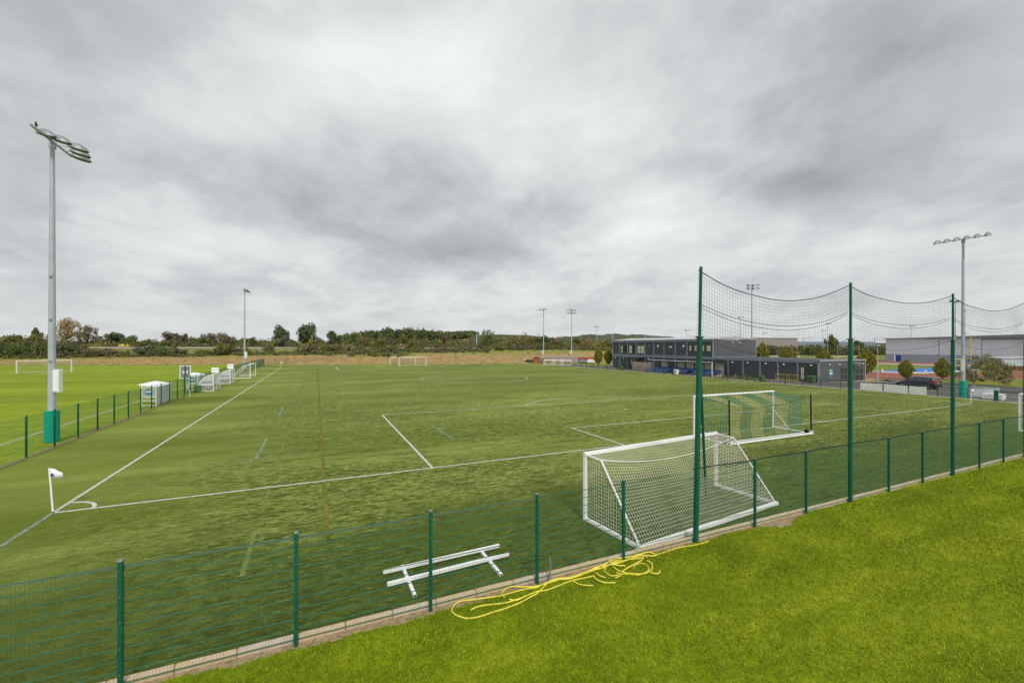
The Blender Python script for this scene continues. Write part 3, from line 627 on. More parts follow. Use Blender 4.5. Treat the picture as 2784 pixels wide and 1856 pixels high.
# match goal with striped net and black net posts
def match_goal():
    x0, x1 = 32.94 - 3.72, 32.94 + 3.72; w = x1 - x0
    g = thing('football_goal', 'white match goal with teal and yellow striped net and black posts behind', 'goal', (x0, 0, 0)); WH = M['white']
    def bar(name, p, q, rr=.06, m=WH):
        mb = MB(); mb.tube([p, q], rr, 12); mb.build(name, m, g, True)
    bar('goal_post', (0, 0, 0), (0, 0, 2.5)); bar('goal_post', (w, 0, 0), (w, 0, 2.5)); bar('crossbar', (-.06, 0, 2.5), (w + .06, 0, 2.5))
    for x in (0, w):
        bar('base_bar', (x, -.06, .06), (x, -2.45, .06), .05); bar('brace', (x, -.06, 1.25), (x, -1.1, .1), .025)
        mb = MB(); mb.box(x - .06, x + .06, -2.6, -2.42, .0, .24); mb.build('corner_block', WH, g)
        mb = MB(); mb.tube([(x, -2.5, .24), (x, -2.46, 2.55)], .045, 10); mb.build('net_post', M['black'], g, True)
        mb = MB(); mb.tube([(x - .06, -2.22, .16), (x + .06, -2.22, .16)], .13, 14); mb.build('wheel', M['black'], g)
        mb = MB(); mb.tube([(x, -2.02, 2.38), (x, -2.25, 2.46), (x, -2.47, 2.5)], .008, 4); mb.build('rope', M['black'], g)
    bar('back_bar', (-.06, -2.52, .07), (w + .06, -2.52, .07), .07); bar('inner_back_bar', (0, -2.1, .06), (w, -2.1, .06), .03)
    def S(u, v):
        e = abs(2 * u - 1); sg = 1 - e ** 3
        if v < .42:
            t = v / .42; return (u * w, -2.0 * t + .12 * sg * t, 2.44 - .06 * t - .50 * sg * t ** 1.4)
        t = (v - .42) / .58; zt = 2.38 - .50 * sg
        return (u * w, -2.0 + .12 * sg + .28 * sg * math.sin(t * math.pi * .9) * .8 + .1 * t * (1 - sg), zt * (1 - t) + .05 * t)
    nu, nv = 74, 44
    bands = [(0, .11, 0), (.11, .25, 1), (.25, .39, 0), (.39, .53, 1), (.53, .69, 0), (.69, .83, 1), (.83, 1.0, 0)]
    for kind, nm in ((0, 'teal_net'), (1, 'cream_net')):
        L = []
        for a, b, kk in bands:
            if kk != kind: continue
            n = int((b - a) * nu)
            for i in range(n + 1):
                u = a + (b - a) * i / n; L.append([S(u, j / 24) for j in range(25)])
            for j in range(nv + 1): L.append([S(a + (b - a) * i / 6, j / nv) for i in range(7)])
        if kind == 0:
            for x, uu in ((0, 0), (w, 1)):
                for i in range(1, 20): d = 2.0 * i / 20; L.append([(x, -d, .06), (x, -d, 1.2), (x, -d, 2.42 - .03 * d)])
                for j in range(1, 24): z = 2.4 * j / 24; L.append([(x, 0, z), (x, -1, z), (x, -1.95, z)])
        V, Q = wires(L, .0048 if kind == 0 else .0058); obj('goal_net', npmesh('goal_net', V, Q), M[nm], g, kind='stuff')
    mb = MB(); mb.tube([S(i / 30, .42) for i in range(31)], .012, 5); mb.build('rope', M['dark_net'], g)
match_goal()

# disassembled white frame on the turf
fr = thing('goal_frame_pieces', 'white square tube frame lying flat on the turf by the near fence', 'frame', (0, 0, 0))
mb = MB(); mb.bar((9.47, -8.67, .135), (12.56, -8.56, .135), .075); mb.build('long_bar', M['white'], fr)
mb = MB(); mb.bar((9.48, -9.26, .135), (12.60, -9.10, .135), .075); mb.build('long_bar', M['white'], fr)
for xa, xb in ((9.97, 9.99), (12.05, 12.08)):
    mb = MB(); mb.bar((xa, -8.42, .052), (xb, -9.84, .052), .07); o = mb.build('cross_bar', M['white'], fr)
    mb = MB(); mb.bar((xb, -9.842, .052), (xb, -9.846, .052), .05); mb.build('open_end', M['rail'], o)

# standpipe, hose, ball
mb = MB(); mb.tube([(13.1, -10.48, -.05), (13.08, -10.46, .2), (13.09, -10.46, .42), (13.07, -10.45, .55)], [.022, .02, .018, .024], 8)
mb.tube([(13.07, -10.45, .5), (13.12, -10.48, .47)], .013, 6); mb.box(13.02, 13.16, -10.53, -10.42, -.02, .03)
tag(mb.build('standpipe', M['galv_dark'], smooth=True), 'small grey standpipe against the kerb beside the yellow hose', 'pipe')
def cz(pts, n=6):                            # Catmull-Rom through points
    P = [Vector(p) for p in pts]; P = [2 * P[0] - P[1]] + P + [2 * P[-1] - P[-2]]; out = []
    for i in range(1, len(P) - 2):
        for k in range(n):
            t = k / n; a, b, c, d = P[i - 1:i + 3]
            out.append(.5 * ((2 * b) + (c - a) * t + (2 * a - 5 * b + 4 * c - d) * t * t + (3 * b - a - 3 * c + d) * t ** 3))
    return out + [P[-2]]
def hose():
    HS = [
     [(262, 1030), (330, 1000), (420, 980), (560, 968), (640, 950), (760, 905), (870, 862), (960, 850), (1070, 805), (1180, 765), (1290, 742), (1400, 715)],
     [(1180, 738), (1110, 740), (1040, 745), (985, 772), (940, 815), (880, 872), (800, 922), (700, 972), (560, 1022), (450, 1060), (350, 1090), (250, 1105), (165, 1092), (112, 1062), (96, 1030), (120, 985), (180, 950), (260, 938), (370, 928), (480, 910), (560, 895), (640, 875), (760, 842), (870, 822), (960, 785), (1060, 755), (1180, 742), (1300, 705), (1400, 670), (1500, 640), (1600, 600), (1720, 575), (1830, 560)],
     [(575, 918), (553, 880), (580, 845), (640, 822), (720, 820), (820, 822), (900, 812), (960, 790), (1060, 760), (1200, 730), (1330, 690), (1440, 650), (1560, 590), (1640, 560), (1740, 535), (1820, 540), (1842, 570), (1790, 610), (1700, 660), (1650, 690)],
     [(620, 938), (680, 944), (740, 925), (770, 905)],
     [(1200, 760), (1250, 790), (1320, 806), (1385, 803)], [(1385, 720), (1420, 760), (1490, 785), (1590, 785)], [(1410, 700), (1440, 728), (1505, 748)],
     [(1240, 722), (1330, 700), (1420, 655), (1520, 640), (1620, 620), (1700, 590), (1780, 560), (1840, 530), (1900, 518), (1965, 535), (1930, 555), (1850, 545), (1740, 560), (1640, 575), (1570, 575), (1535, 595), (1560, 625), (1620, 640), (1680, 645)],
     [(1500, 640), (1490, 670), (1520, 700), (1570, 720), (1640, 700), (1720, 700), (1800, 710), (1860, 690), (1895, 655), (1870, 620), (1820, 600), (1770, 620), (1755, 645)],
     [(1580, 590), (1565, 625), (1590, 660), (1640, 685), (1720, 700), (1820, 708), (1890, 690), (1925, 655), (1920, 610), (1880, 585)],
     [(1590, 750), (1640, 720), (1600, 700)], [(1910, 705), (1970, 705), (1998, 685), (1990, 670)], [(1560, 600), (1600, 580), (1680, 560), (1780, 545), (1870, 545), (1960, 525), (2060, 495), (2160, 465), (2260, 445), (2352, 428), (2440, 405)]]
    mb = MB()
    for j, L in enumerate(HS):
        pts = []
        for i, (x, y) in enumerate(L):
            p = ground_pt(1200 + x * .29762, 1350 + y * .29762, .03); p.z = .022 + .018 * (j % 4) * (1 if 1300 < x < 1950 else .3) + .006 * math.sin(i * 2.1 + j); pts.append(p)
        mb.tube(cz(pts, 5), .0155, 7)
    mb.build('garden_hose', M['hose'], tag_ := None, True)
    return bpy.data.objects['garden_hose']
tag(hose(), 'tangled yellow hose lying along the lawn edge beside the kerb', 'hose')
mb = MB(); mb.ball((70.5, 37.6, .12), .115, n=14, m=8); tag(mb.build('football', M['white'], smooth=True), 'white football lying in front of the blue seated stand', 'ball')

# ------------------------------------------------------------------ corner flags
def corner_flag(label, x, y, group='white corner flags', fdir=(0.9, -.25), lean=(0, 0)):
    f = thing('corner_flag', label, 'corner flag', (x, y, 0), 0, group)
    mb = MB(); mb.tube([(0, 0, 0), (lean[0], lean[1], 1.5)], .027, 10); mb.build('pole', M['white'], f, True)
    mb = MB(); mb.tube([(0, 0, 0), (0, 0, .05)], .034, 10); mb.build('base', M['black'], f)
    d = Vector((*fdir, 0)).normalized(); v = []; fa = []; n = 7
    for i in range(n):
        t = i / (n - 1); drop = .15 * t ** 1.3
        for s in (0, 1): v.append(Vector((lean[0], lean[1], 1.49 - drop - s * (.34 - .13 * t))) + d * (.40 * t) + Vector((-d.y, d.x, 0)) * (.035 * math.sin(t * 6 + s)))
    fa = [(2 * i, 2 * i + 1, 2 * i + 3, 2 * i + 2) for i in range(n - 1)]
    mb = MB(); mb.add(v, fa); o = mb.build('flag', M['white'], f, True)
    m = o.modifiers.new('thickness', 'SOLIDIFY'); m.thickness = .004
    mb = MB(); q = Vector((lean[0], lean[1], 1.28)) + d * .1; side = Vector((d.y, -d.x, 0)) * .03
    mb.prism([q + side + d * a + Vector((0, 0, b)) for a, b in ((-.035, .04), (.0, .055), (.035, .03), (.03, -.04), (-.01, -.055), (-.035, -.02))], side * .1)
    mb.build('emblem', M['blue_ink'], o)
corner_flag('white corner flag at the near left corner of the pitch', 0, 0, lean=(-.12, .06))
corner_flag('white corner flag in front of the teal padded pole', PW, 0, lean=(.02, 0))
corner_flag('white corner flag at the far left corner of the pitch', 0, PL)
corner_flag('white corner flag at the far right corner of the pitch', PW, PL - 3)

# ------------------------------------------------------------------ floodlights
def luminaire(parent, p, d, s=1.0, tilt=.2):
    d = Vector((*d, 0)).normalized(); a = Vector((-d.y, d.x, 0)); up = Vector((0, 0, 1)); p = Vector(p)
    fw = (d * math.cos(tilt) - up * math.sin(tilt)); u2 = a.cross(fw) * -1; u2 = fw.cross(a) * -1 if u2.z < 0 else u2
    prof = [(0, .12, .02, .14), (.12, .20, -.02, .28), (.36, .27, -.05, .33), (.62, .27, -.07, .29), (.85, .21, -.08, .16), (.98, .10, -.07, 0.0)]
    v = []; n = 6
    for t, w, lo, hi in prof:
        for k in range(n + 1):
            b = math.pi * k / n; v.append(p + fw * t * s + a * (math.cos(b) * w * s) + u2 * ((lo + (hi - lo) * math.sin(b)) * s))
    m = n + 1; f = [(i * m + k, i * m + k + 1, (i + 1) * m + k + 1, (i + 1) * m + k) for i in range(len(prof) - 1) for k in range(n)]
    f += [tuple(range(m - 1, -1, -1)), tuple(range((len(prof) - 1) * m, len(prof) * m))]
    mb = MB(); mb.add(v, f); o = mb.build('lamp_head', M['lamp_alu'], parent, True)
    gl = [p + fw * t * s + a * (sg * w * .94 * s) + u2 * (lo + .012) * s for sg in (1, -1) for t, w, lo, hi in (prof[1:-1] if sg > 0 else prof[-2:0:-1])]
    mb = MB(); mb.prism(gl, u2 * -.03 * s); mb.build('lamp_glass', M['lamp_glass'], o)
def floodlight(label, x, y, h, arm, aim, spots=None, nl=6, pad=True, cab=True, rb=.19, s=1.0, sp=.82, rows=1, both=False, cabd=None, group='floodlight masts', z0=0):
    f = thing('floodlight', label, 'floodlight', (x, y, z0), 0, group)
    mb = MB(); mb.tube([(0, 0, -.2), (0, 0, h * .5), (0, 0, h)], [rb, rb * .8, rb * .55], 14); mb.build('pole', M['galv'], f, True)
    if pad:
        mb = MB(); mb.tube([(0, 0, .02), (0, 0, .9), (0, 0, 1.82)], [rb * 1.75] * 3, 18); mb.build('pole_padding', M['pad'], f, True)
    ar = Vector((*arm, 0)).normalized(); am = Vector((*aim, 0)).normalized(); L = sp * (nl - 1)
    for rw in range(rows):
        zz = h + .05 - rw * 1.0
        mb = MB(); mb.bar(tuple(-ar * (L / 2 + .1) + Vector((0, 0, zz))), tuple(ar * (L / 2 + .1) + Vector((0, 0, zz))), .09); mb.build('cross_arm', M['galv'], f)
        for i, (sx, sy, sa) in enumerate(spots or []):
            mb = MB(); mb.bar((0, sy, zz), (sx + .02, sy, zz + .03), .05); mb.build('bracket', M['galv'], f)
            luminaire(f, (sx, sy, zz + .04), (math.cos(sa), math.sin(sa)), .98, .12)
        for i in range(0 if spots else nl):
            q = ar * (-L / 2 + sp * i)
            dd = am + ar * (.22 * (i - (nl - 1) / 2) / nl * 2)
            if both and i % 2: dd = -am
            luminaire(f, q + Vector((0, 0, zz + .03)) - dd.normalized() * .08, dd.xy, s)
    mb = MB(); mb.box(-.13, .13, -.13, .13, h - .35, h + .02); mb.build('head_bracket', M['galv'], f)
    if cab:
        cd = Vector((*(cabd or (1, 0)), 0)).normalized(); a2 = Vector((-cd.y, cd.x, 0))
        c = MB(); c.cham(-.19, .19, -.12, .12, 2.9, 4.2, .02)
        o = c.build('control_cabinet', M['cabinet'], f); o.location = cd * (rb + .14) ; o.rotation_euler = (0, 0, math.atan2(cd.y, cd.x))
        mb = MB(); mb.box(-.15, .15, -.135, -.122, 2.98, 4.12); mb.build('cabinet_door', M['grey_white'], o)
    for zz in (4.6, 7.0, 9.5):
        mb = MB(); mb.box(-.05, .05, -rb - .02, -rb * .6, zz, zz + .12); mb.build('hatch', M['galv_dark'], f)
    return f
floodlight('tall floodlight with a cluster of lamps and teal padding behind the left fence', -5.94, 14.3, 17.35, (0, 1), (1, 0), spots=[(-.30, -.85, -.3), (.05, -.25, -.2), (.45, .55, .0), (.22, 1.35, .15), (-.05, 2.15, .25)], cabd=(.9, -.4))
floodlight('floodlight mast at the far end of the left fence', -5.94, 88.0, 17.3, (0, 1), (1, 0), cabd=(.9, -.4))
floodlight('floodlight with six lamps and teal padding beside the car park', 72.95, 2.95, 17.4, (0, 1), (-1, 0), cabd=(-.9, -.2), nl=6, sp=.78)
floodlight('floodlight mast beside the orange shed at the far right corner', 73.0, 99.0, 16.9, (0, 1), (-1, 0), cabd=(-.9, -.2), sp=.8)
x, y = away(1554, 143); floodlight('floodlight mast rising above the white cabins', x, y, 17.5, (1, .4), (-1, .2), nl=4, rows=2, both=True, cabd=(-.9, -.2), s=1.1)
x, y = away(1622, 200); floodlight('thin floodlight mast left of the dark clubhouse above the oval trees', x, y, 14.5, (1, -.4), (0, -1), nl=3, sp=1.0, pad=False, cab=False, rb=.17, both=True)
x, y = away(2044, 137); floodlight('tallest floodlight with two rows of lamps behind the clubhouse', x, y, 25.0, (1, -.3), (-.3, -1), nl=5, sp=.85, rows=2, pad=False, cab=False, rb=.26, both=True, s=1.2)
for px, pyt, d, lab in ((2012, 862, 165, 'slim floodlight just left of the tallest mast'), (1867, 897, 175, 'small floodlight head showing over the clubhouse roof left of the green net post'),
                        (2250, 879, 190, 'taller of two slim floodlights left of the middle net post'), (2237, 897, 215, 'shorter of two slim floodlights left of the middle net post'),
                        (2477, 885, 200, 'slim floodlight rising over the grey sports hall roof'), (2597, 817, 100, 'floodlight directly behind the third tall net post'), (2078, 904, 230, 'smallest far floodlight right of the tallest mast')):
    x, y = away(px, d); floodlight(lab, x, y, zat(pyt, d), (1, -.35), (-.3, -1), nl=4 if d < 150 else 3, sp=.9, pad=False, cab=False, rb=.13, both=True)
# lamp posts
def lamp_post(label, x, y, h, d=(-1, -.3)):
    f = thing('lamp_post', label, 'lamp post', (x, y, 0), 0, 'street lamp posts'); d = Vector((*d, 0)).normalized()
    mb = MB(); mb.tube([(0, 0, 0), (0, 0, 1.2), (0, 0, 1.25), (0, 0, h)], [.08, .08, .05, .04], 10); mb.build('pole', M['galv'], f, True)
    mb = MB(); mb.bar((0, 0, h), tuple(d * .45 + Vector((0, 0, h + .05))), .05); mb.build('arm', M['galv'], f)
    mb = MB(); p = d * .7 + Vector((0, 0, h + .07)); mb.ball(p, .32, .14, .07); o = mb.build('lantern', M['cabinet'], f, True)
lamp_post('grey lamp post at the far corner of the clubhouse car park', 85.7, 16.8, 5.7, (1, .3))
x, y = away(2558, 118); lamp_post('pale lamp post in front of the grey sports hall', x, y, 5.2)
x, y = away(2725, 120) ; 
for px, d, lab in ((2113, 170, 'first distant lamp post beyond the clubhouse roof'), (2168, 165, 'second distant lamp post beyond the clubhouse roof'), (2277, 150, 'third distant lamp post beyond the clubhouse roof'), (2336, 150, 'distant lamp post just right of the middle net post')):
    x, y = away(px, d); lamp_post(lab, x, y, 5.6)

# ------------------------------------------------------------------ dugouts beside the left touchline
def disc(c, r, t, m, parent, name, normal='y', n=20, rz=None):
    rz = rz or r; mb = MB()
    mb.prism([(c[0] + r * math.cos(a), c[1], c[2] + rz * math.sin(a)) for a in [2 * math.pi * i / n for i in range(n)]] if normal == 'y' else
             [(c[0], c[1] + r * math.cos(a), c[2] + rz * math.sin(a)) for a in [2 * math.pi * i / n for i in range(n)]], (0, t, 0) if normal == 'y' else (t, 0, 0))
    return mb.build(name, m, parent)
def dugout(label, y0, y1, word):
    D, H = 1.5, 2.0; x0 = -4.9
    g = thing('dugout', label, 'dugout', (x0, y0, 0), 0, 'curved team dugouts'); L = y1 - y0
    prof = [(0, 0), (0, .55)] + [(D * .98 * (1 - math.cos(a)), .55 + (H - .55) * math.sin(a)) for a in [math.pi / 2 * i / 8 for i in range(1, 9)]]
    for yy in (0, L * .5, L):
        mb = MB(); mb.tube([(p[0], yy, p[1]) for p in prof], .04, 8); mb.tube([(D, yy, H), (D, yy, 0)], .04, 8); mb.tube([(0, yy, .04), (D, yy, .04)], .035, 8); mb.tube([(0, yy, .78), (D, yy, .78)], .03, 8)
        mb.build('hoop_frame', M['white'], g, True)
    mb = MB()
    for p in (prof[0], prof[1], prof[-1], prof[5]): mb.tube([(p[0], 0, p[1] + .03), (p[0], L, p[1] + .03)], .03, 8)
    mb.build('long_rail', M['white'], g, True)
    mb = MB(); v = []
    for p in prof: v += [(p[0] + .01, .02, p[1]), (p[0] + .01, L - .02, p[1])]
    mb.add(v, [(2 * i, 2 * i + 1, 2 * i + 3, 2 * i + 2) for i in range(len(prof) - 1)]); mb.build('curved_back_sheet', M['clear'], g, True)
    for yy, nm in ((0.0, 'end_panel'), (L, 'end_panel')):
        mb = MB(); mb.poly([(p[0] + .02, yy, p[1]) for p in prof if p[1] > .7 or p[0] > 0] + [(D - .03, yy, .8), (.02, yy, .8)])
        o = mb.build(nm, M['clear'], g)
        mb = MB(); mb.poly([(.04, yy, .08), (D - .04, yy, .08), (D - .04, yy, .75), (.04, yy, .75)]); mb.build('lower_panel', M['clear2'], g)
        if yy == 0:
            t = obj('lettering', text_mesh(word, .36), M['blue_ink'], o, loc=(D * .56, -.03, 1.12)); t.rotation_euler = (R(90), 0, 0)
    # bench seats inside, red and pale
    for k in range(int(L / .55)):
        yy = .3 + k * .55
        s = MB(); s.cham(.35, .78, yy, yy + .45, .40, .46, .015); o = s.build('seat', M['red'] if k % 2 == 0 else M['grey_white'], g)
        mb = MB(); mb.box(.31, .36, yy, yy + .45, .46, .8); mb.build('backrest', M['red'] if k % 2 == 0 else M['grey_white'], o)
        mb = MB(); mb.box(.5, .56, yy + .18, yy + .24, .05, .4); mb.build('leg', M['white'], o)
    mb = MB(); mb.box(D - .75, D - .7, L * .95, L * .95 + .01, 0, 0.01)
    b = MB(); b.box(.55, 1.35, L * .97, L * .97 + .03, H + .06, H + .72); o = b.build('roof_board', M['grey_white'], g)
    t = obj('lettering', text_mesh('TEAM AREA', .13), M['blue_ink'], o, loc=(.95, L * .97 - .012, H + .4)); t.rotation_euler = (R(90), 0, 0); t.scale = (1, 1, 1)
    return g
dugout('curved clear dugout lettered HOME with white frame beside the touchline', 43.4, 47.5, 'HOME')
dugout('curved clear dugout lettered AWAY next to the parked white goal', 54.6, 58.4, 'AWAY')
def shelter(label, y0, L):
    g = thing('shelter', label, 'shelter', (-6.42, y0, 0), 0, 'white boxed shelters behind the fence'); D = 1.05
    for yy in (0, L):
        mb = MB()
        for p, q in (((0, yy, 0), (0, yy, 1.95)), ((D, yy, 0), (D, yy, 1.72)), ((0, yy, 1.95), (D, yy, 1.72)), ((0, yy, .12), (D, yy, .12)), ((0, yy, .55), (D, yy, .55)), ((0, yy, .86), (D, yy, .86))): mb.bar(p, q, .06)
        mb.build('side_frame', M['white'], g)
        mb = MB(); mb.poly([(.03, yy, .88), (D - .03, yy, .88), (D - .03, yy, 1.7), (.03, yy, 1.9)]); o = mb.build('side_window', M['clear'], g)
        if yy == 0:
            disc((.5, -.02, 1.35), .30, -.012, M['crest_green'], o, 'crest_rim'); disc((.5, -.034, 1.35), .265, -.01, M['crest_blue'], o, 'crest_field')
            b = MB(); b.box(.30, .70, -.052, -.046, 1.30, 1.42); b.build('crest_band', M['white'], o)
    n = 9
    for i in range(n):
        b = MB(); z = .1 + i * 1.6 / n; b.box(D + .035, D + .055, 0, L, z, z + 1.6 / n - .012); b.build('back_board', M['grey_white'], g)
    b = MB(); b.prism([(-.25, -.06, 2.0), (D + .1, -.06, 1.74), (D + .1, -.06, 1.78), (-.25, -.06, 2.05)], (0, L + .12, 0)); b.build('roof', M['white'], g)
    b = MB(); b.box(.55, .95, .05, L - .05, .42, .47); b.build('bench', M['grey_white'], g)
shelter('white boarded shelter with round crest behind the left fence, nearer one', 30.0, 4.5)
shelter('white shelter with round crest behind the fence beside the HOME dugout', 45.0, 4.4)
nb = thing('notice_board', 'tall framed notice board on posts behind the left fence', 'notice board', (-5.75, 41.2, 0))
for yy in (0, 1.0):
    b = MB(); b.bar((0.02 * yy, yy * .9, 0), (0, yy * .9, 3.3), .08); b.build('post', M['post_green'], nb)
b = MB(); b.box(-.55, .5, .25, .33, 1.75, 3.25); o = b.build('board', M['grey_white'], nb)
b = MB(); b.box(-.47, .42, .236, .248, 1.85, 3.17); b.build('notice_panel', M['galv_dark'], o)
for i in range(2):
    b = MB(); b.box(-.3 + .35 * i, -.1 + .35 * i, .222, .234, 2.35, 2.65); b.build('notice', M['cream'], o)
def wheelie(label, x, y, rz, m, h=1.0, w=.58):
    g = thing('wheelie_bin', label, 'bin', (x, y, 0), rz, 'wheelie bins')
    b = MB(); b.add([(-w * .4, -w * .42, .08), (w * .4, -w * .42, .08), (w * .4, w * .42, .08), (-w * .4, w * .42, .08), (-w / 2, -w * .55, h * .9), (w / 2, -w * .55, h * .9), (w / 2, w * .55, h * .9), (-w / 2, w * .55, h * .9)],
        [(0, 3, 2, 1), (4, 5, 6, 7), (0, 1, 5, 4), (1, 2, 6, 5), (2, 3, 7, 6), (3, 0, 4, 7)]); b.build('body', m, g)
    b = MB(); b.prism([(-w * .53, -w * .6, h * .91), (-w * .53, w * .6, h * .91), (-w * .53, w * .5, h), (-w * .53, -w * .4, h * 1.02)], (w * 1.06, 0, 0)); b.build('lid', m, g)
    for s in (-1, 1):
        b = MB(); b.tube([(s * w * .42, w * .4, .1), (s * w * .5, w * .4, .1)], .1, 10); b.build('wheel', M['black'], g)
    b = MB(); b.tube([(-w * .4, w * .64, h * .9), (w * .4, w * .64, h * .9)], .02, 6); b.build('handle', m, g)
wheelie('green bin beside the left fence in front of the further shelter', -4.75, 42.3, R(90), M['bin_green'], .85)
wheelie('green wheelie bin by the rail in front of the clubhouse, left of the yellow barrier', 71.9, 25.7, R(-90), M['bin_green'], 1.0, .62)
wheelie('green wheelie bin against the clubhouse windows', 76.9, 21.2, R(-90), M['bin_green'], 1.1, .9)
wheelie('green wheelie bin near the two oval trees', 71.9, 60.0, R(-90), M['bin_green'], 1.0, .7)
wheelie('grey green bin under the nearer oval tree row', 71.9, 64.8, R(-90), M['galv_dark'], 1.05, .7)
wheelie('pale grey bin in front of the blue seats', 72.0, 43.4, R(-90), M['grey_white'], 1.05, .7)
b = MB(); b.tube([(-4.72, 38.6, 0), (-4.72, 38.6, .55)], .05, 10); o = tag(b.build('marker_post', M['white'], smooth=True), 'short red and white striped post beside the left fence', 'post')
for i in range(3):
    b = MB(); b.tube([(-4.72, 38.6, .1 + i * .17), (-4.72, 38.6, .18 + i * .17)], .053, 10); b.build('red_band', M['red'], o)
b = MB(); b.box(-5.03, -5.0, 38.9, 39.4, .75, 1.25); tag(b.build('fence_sign', M['grey_white']), 'small pale sign fixed on the left fence above the striped post', 'sign')

# ------------------------------------------------------------------ far ball stop net poles
fn = thing('ball_stop_net', 'ball stop net on slim green poles behind the far goals', 'net', (0, yfar - .3, 0))
FX = [18.1, 25.7, 33.4, 41.2, 48.9]
for i, x in enumerate(FX):
    b = MB(); b.bar((x, 0, 0), (x, 0, 7.3), .12); b.build('tall_post', M['post_green'], fn)
L = []
for a, c in zip(FX[:-1], FX[1:]):
    L += net_lines(lambda u, v, a=a, c=c: (a + (c - a) * u, 0.1, 2.05 + (4.9 - 1.6 * u * (1 - u)) * v), 30, 18, 12, 3)
V, Q = wires(L, .0035); obj('netting', npmesh('netting', V, Q), M['dark_net'], fn, kind='stuff')

# ------------------------------------------------------------------ right-hand rail, boards, path, car park
def apron(name, pts, z, m, **kw): return sheet(name, pts, z, m, kind='structure', **kw)
apron('car_park', [(71.3, -30), (104, -30), (104, 17.5), (95.5, 19), (95.5, 66), (71.3, 66)], -.004, M['asphalt'])
apron('path', [(71.3, 66), (78, 66), (78, 120), (71.3, 120)], -.006, M['asphalt'])
apron('grass_verge', [(77.3, -30), (79.3, -30), (79.3, 11.5), (77.3, 12.2)], .004, M['infield'])
apron('grass_strip', [(95.5, -30), (103.5, -30), (103.5, 17.0), (95.8, 18.5)], .006, M['infield'])
apron('bare_ground', [(79, 20.4), (91, 20.6), (93.5, 19.4), (95.4, 19.9), (95.4, 25), (91.4, 24), (91.2, 17.4), (86, 18.9)], .002, mat('dry_pale_soil', (0.42, 0.31, 0.19), 0.95, var=0.25, vscale=0.8))
apron('pale_paving', [(76.9, 20.55), (91.3, 20.7), (91.3, 20.95), (78.15, 20.7), (78.15, 76), (76.9, 76)], .006, M['kerb'])
kb = MB(); kb.box(77.05, 77.28, -30, 12.2, -.05, .11); kb.build('kerb', M['kerb'], kind='structure')
kb = MB(); kb.box(95.2, 95.45, -30, 19, -.05, .11); kb.build('kerb', M['kerb'], kind='structure')
apron('turf_edge', [(71.2, -10.2), (72.2, -10.2), (72.2, 117), (71.2, 117)], .002, M['kerb'])
rail = thing('spectator_rail', 'low dark green post and rail barrier along the right side of the pitch', 'railing', (71.3, 0, 0))
RG = mat('dark_green_rail_paint', (0.008, 0.045, 0.035), 0.5)
rp = MB(); rp.box(-.03, .03, -.03, .03, -.1, 1.1); rp = rp.mesh('post'); rp.materials.append(RG)
rl = MB(); rl.box(-.022, .022, 0, 2.45, 1.06, 1.105); rl.box(-.018, .018, 0, 2.45, .52, .55); rl = rl.mesh('rail'); rl.materials.append(RG)
fine = MB(); V, Q = wires([[(0, i * .1, .05), (0, i * .1, 1.06)] for i in range(25)], .004); fpm = npmesh('infill_mesh', V, Q); fpm.materials.append(RG)
for i in range(41):
    yy = 2.0 + i * 2.45
    obj('post', rp, parent=rail, loc=(0, yy, 0))
    if i < 40: obj('rail', rl, parent=rail, loc=(0, yy, 0)); obj('infill_mesh', fpm, parent=rail, loc=(0.03, yy, 0), kind='stuff')
gt = thing('field_gate', 'green gate of two rails beside a thick post right of the corner flag', 'gate', (71.6, 0.0, 0))
b = MB(); b.cham(-.14, .14, -.14, .14, 0, 1.12, .02); b.build('gate_post', M['post_green'], gt)
for z in (1.05, .95):
    b = MB(); b.bar((.05, -.15, z), (.35, -4.0, z), .05); b.build('rail', RG, gt)
b = MB(); b.bar((.35, -4.0, 0), (.35, -4.0, 1.1), .07); b.build('end_post', RG, gt)
for i, (a, c, lab) in enumerate(((9.6, 11.9, 'weathered white board on the rail, leftmost of three'), (7.1, 9.4, 'weathered white board on the rail, middle of three'), (5.4, 6.95, 'weathered white board on the rail, nearest the teal padded pole'))):
    t = thing('advert_board', lab, 'board', (71.22, a, 0), 0, 'white boards on the rail')
    b = MB(); b.box(-.02, .012, 0, c - a, .08, .98); b.build('face', M['grey_white'], t)
    b = MB(); b.box(.014, .04, 0, c - a, .1, .16); b.box(.014, .04, 0, c - a, .88, .94); b.build('batten', M['galv_dark'], t)
# cabinet and crate by the pole
t = thing('utility_cabinet', 'grey steel utility cabinet beside the teal padded floodlight pole', 'cabinet', (75.0, 1.9, 0), R(4))
b = MB(); b.cham(-.35, .35, -1.0, .95, 0, 1.08, .02); b.build('body', M['cabinet'], t)
b = MB(); b.prism([(-.42, -1.08, 1.08), (.42, -1.08, 1.08), (.42, -1.08, 1.14), (-.42, -1.08, 1.18)], (0, 2.1, 0)); b.build('lid', M['roof'], t)
for s in (0, 1):
    b = MB(); b.box(-.366, -.352, -.92 + s * .94, -.04 + s * .92, .12, 1.0); b.build('door', M['grey_white'], t)
t = thing('slatted_crate', 'low white slatted crate in front of the grey utility cabinet', 'crate', (73.6, .75, 0), R(3))
for i in range(4):
    b = MB(); b.box(-.5, -.46, -.75, .75, .05 + i * .14, .16 + i * .14); b.build('slat', M['white'], t)
    b = MB(); b.box(.46, .5, -.75, .75, .05 + i * .14, .16 + i * .14); b.build('slat', M['white'], t)
b = MB(); b.box(-.46, .46, -.75, .75, .55, .6); b.build('top', M['grey_white'], t)
for yy in (-.6, .6):
    b = MB(); b.box(-.46, .46, yy - .05, yy + .05, 0, .55); b.build('end_board', M['white'], t)
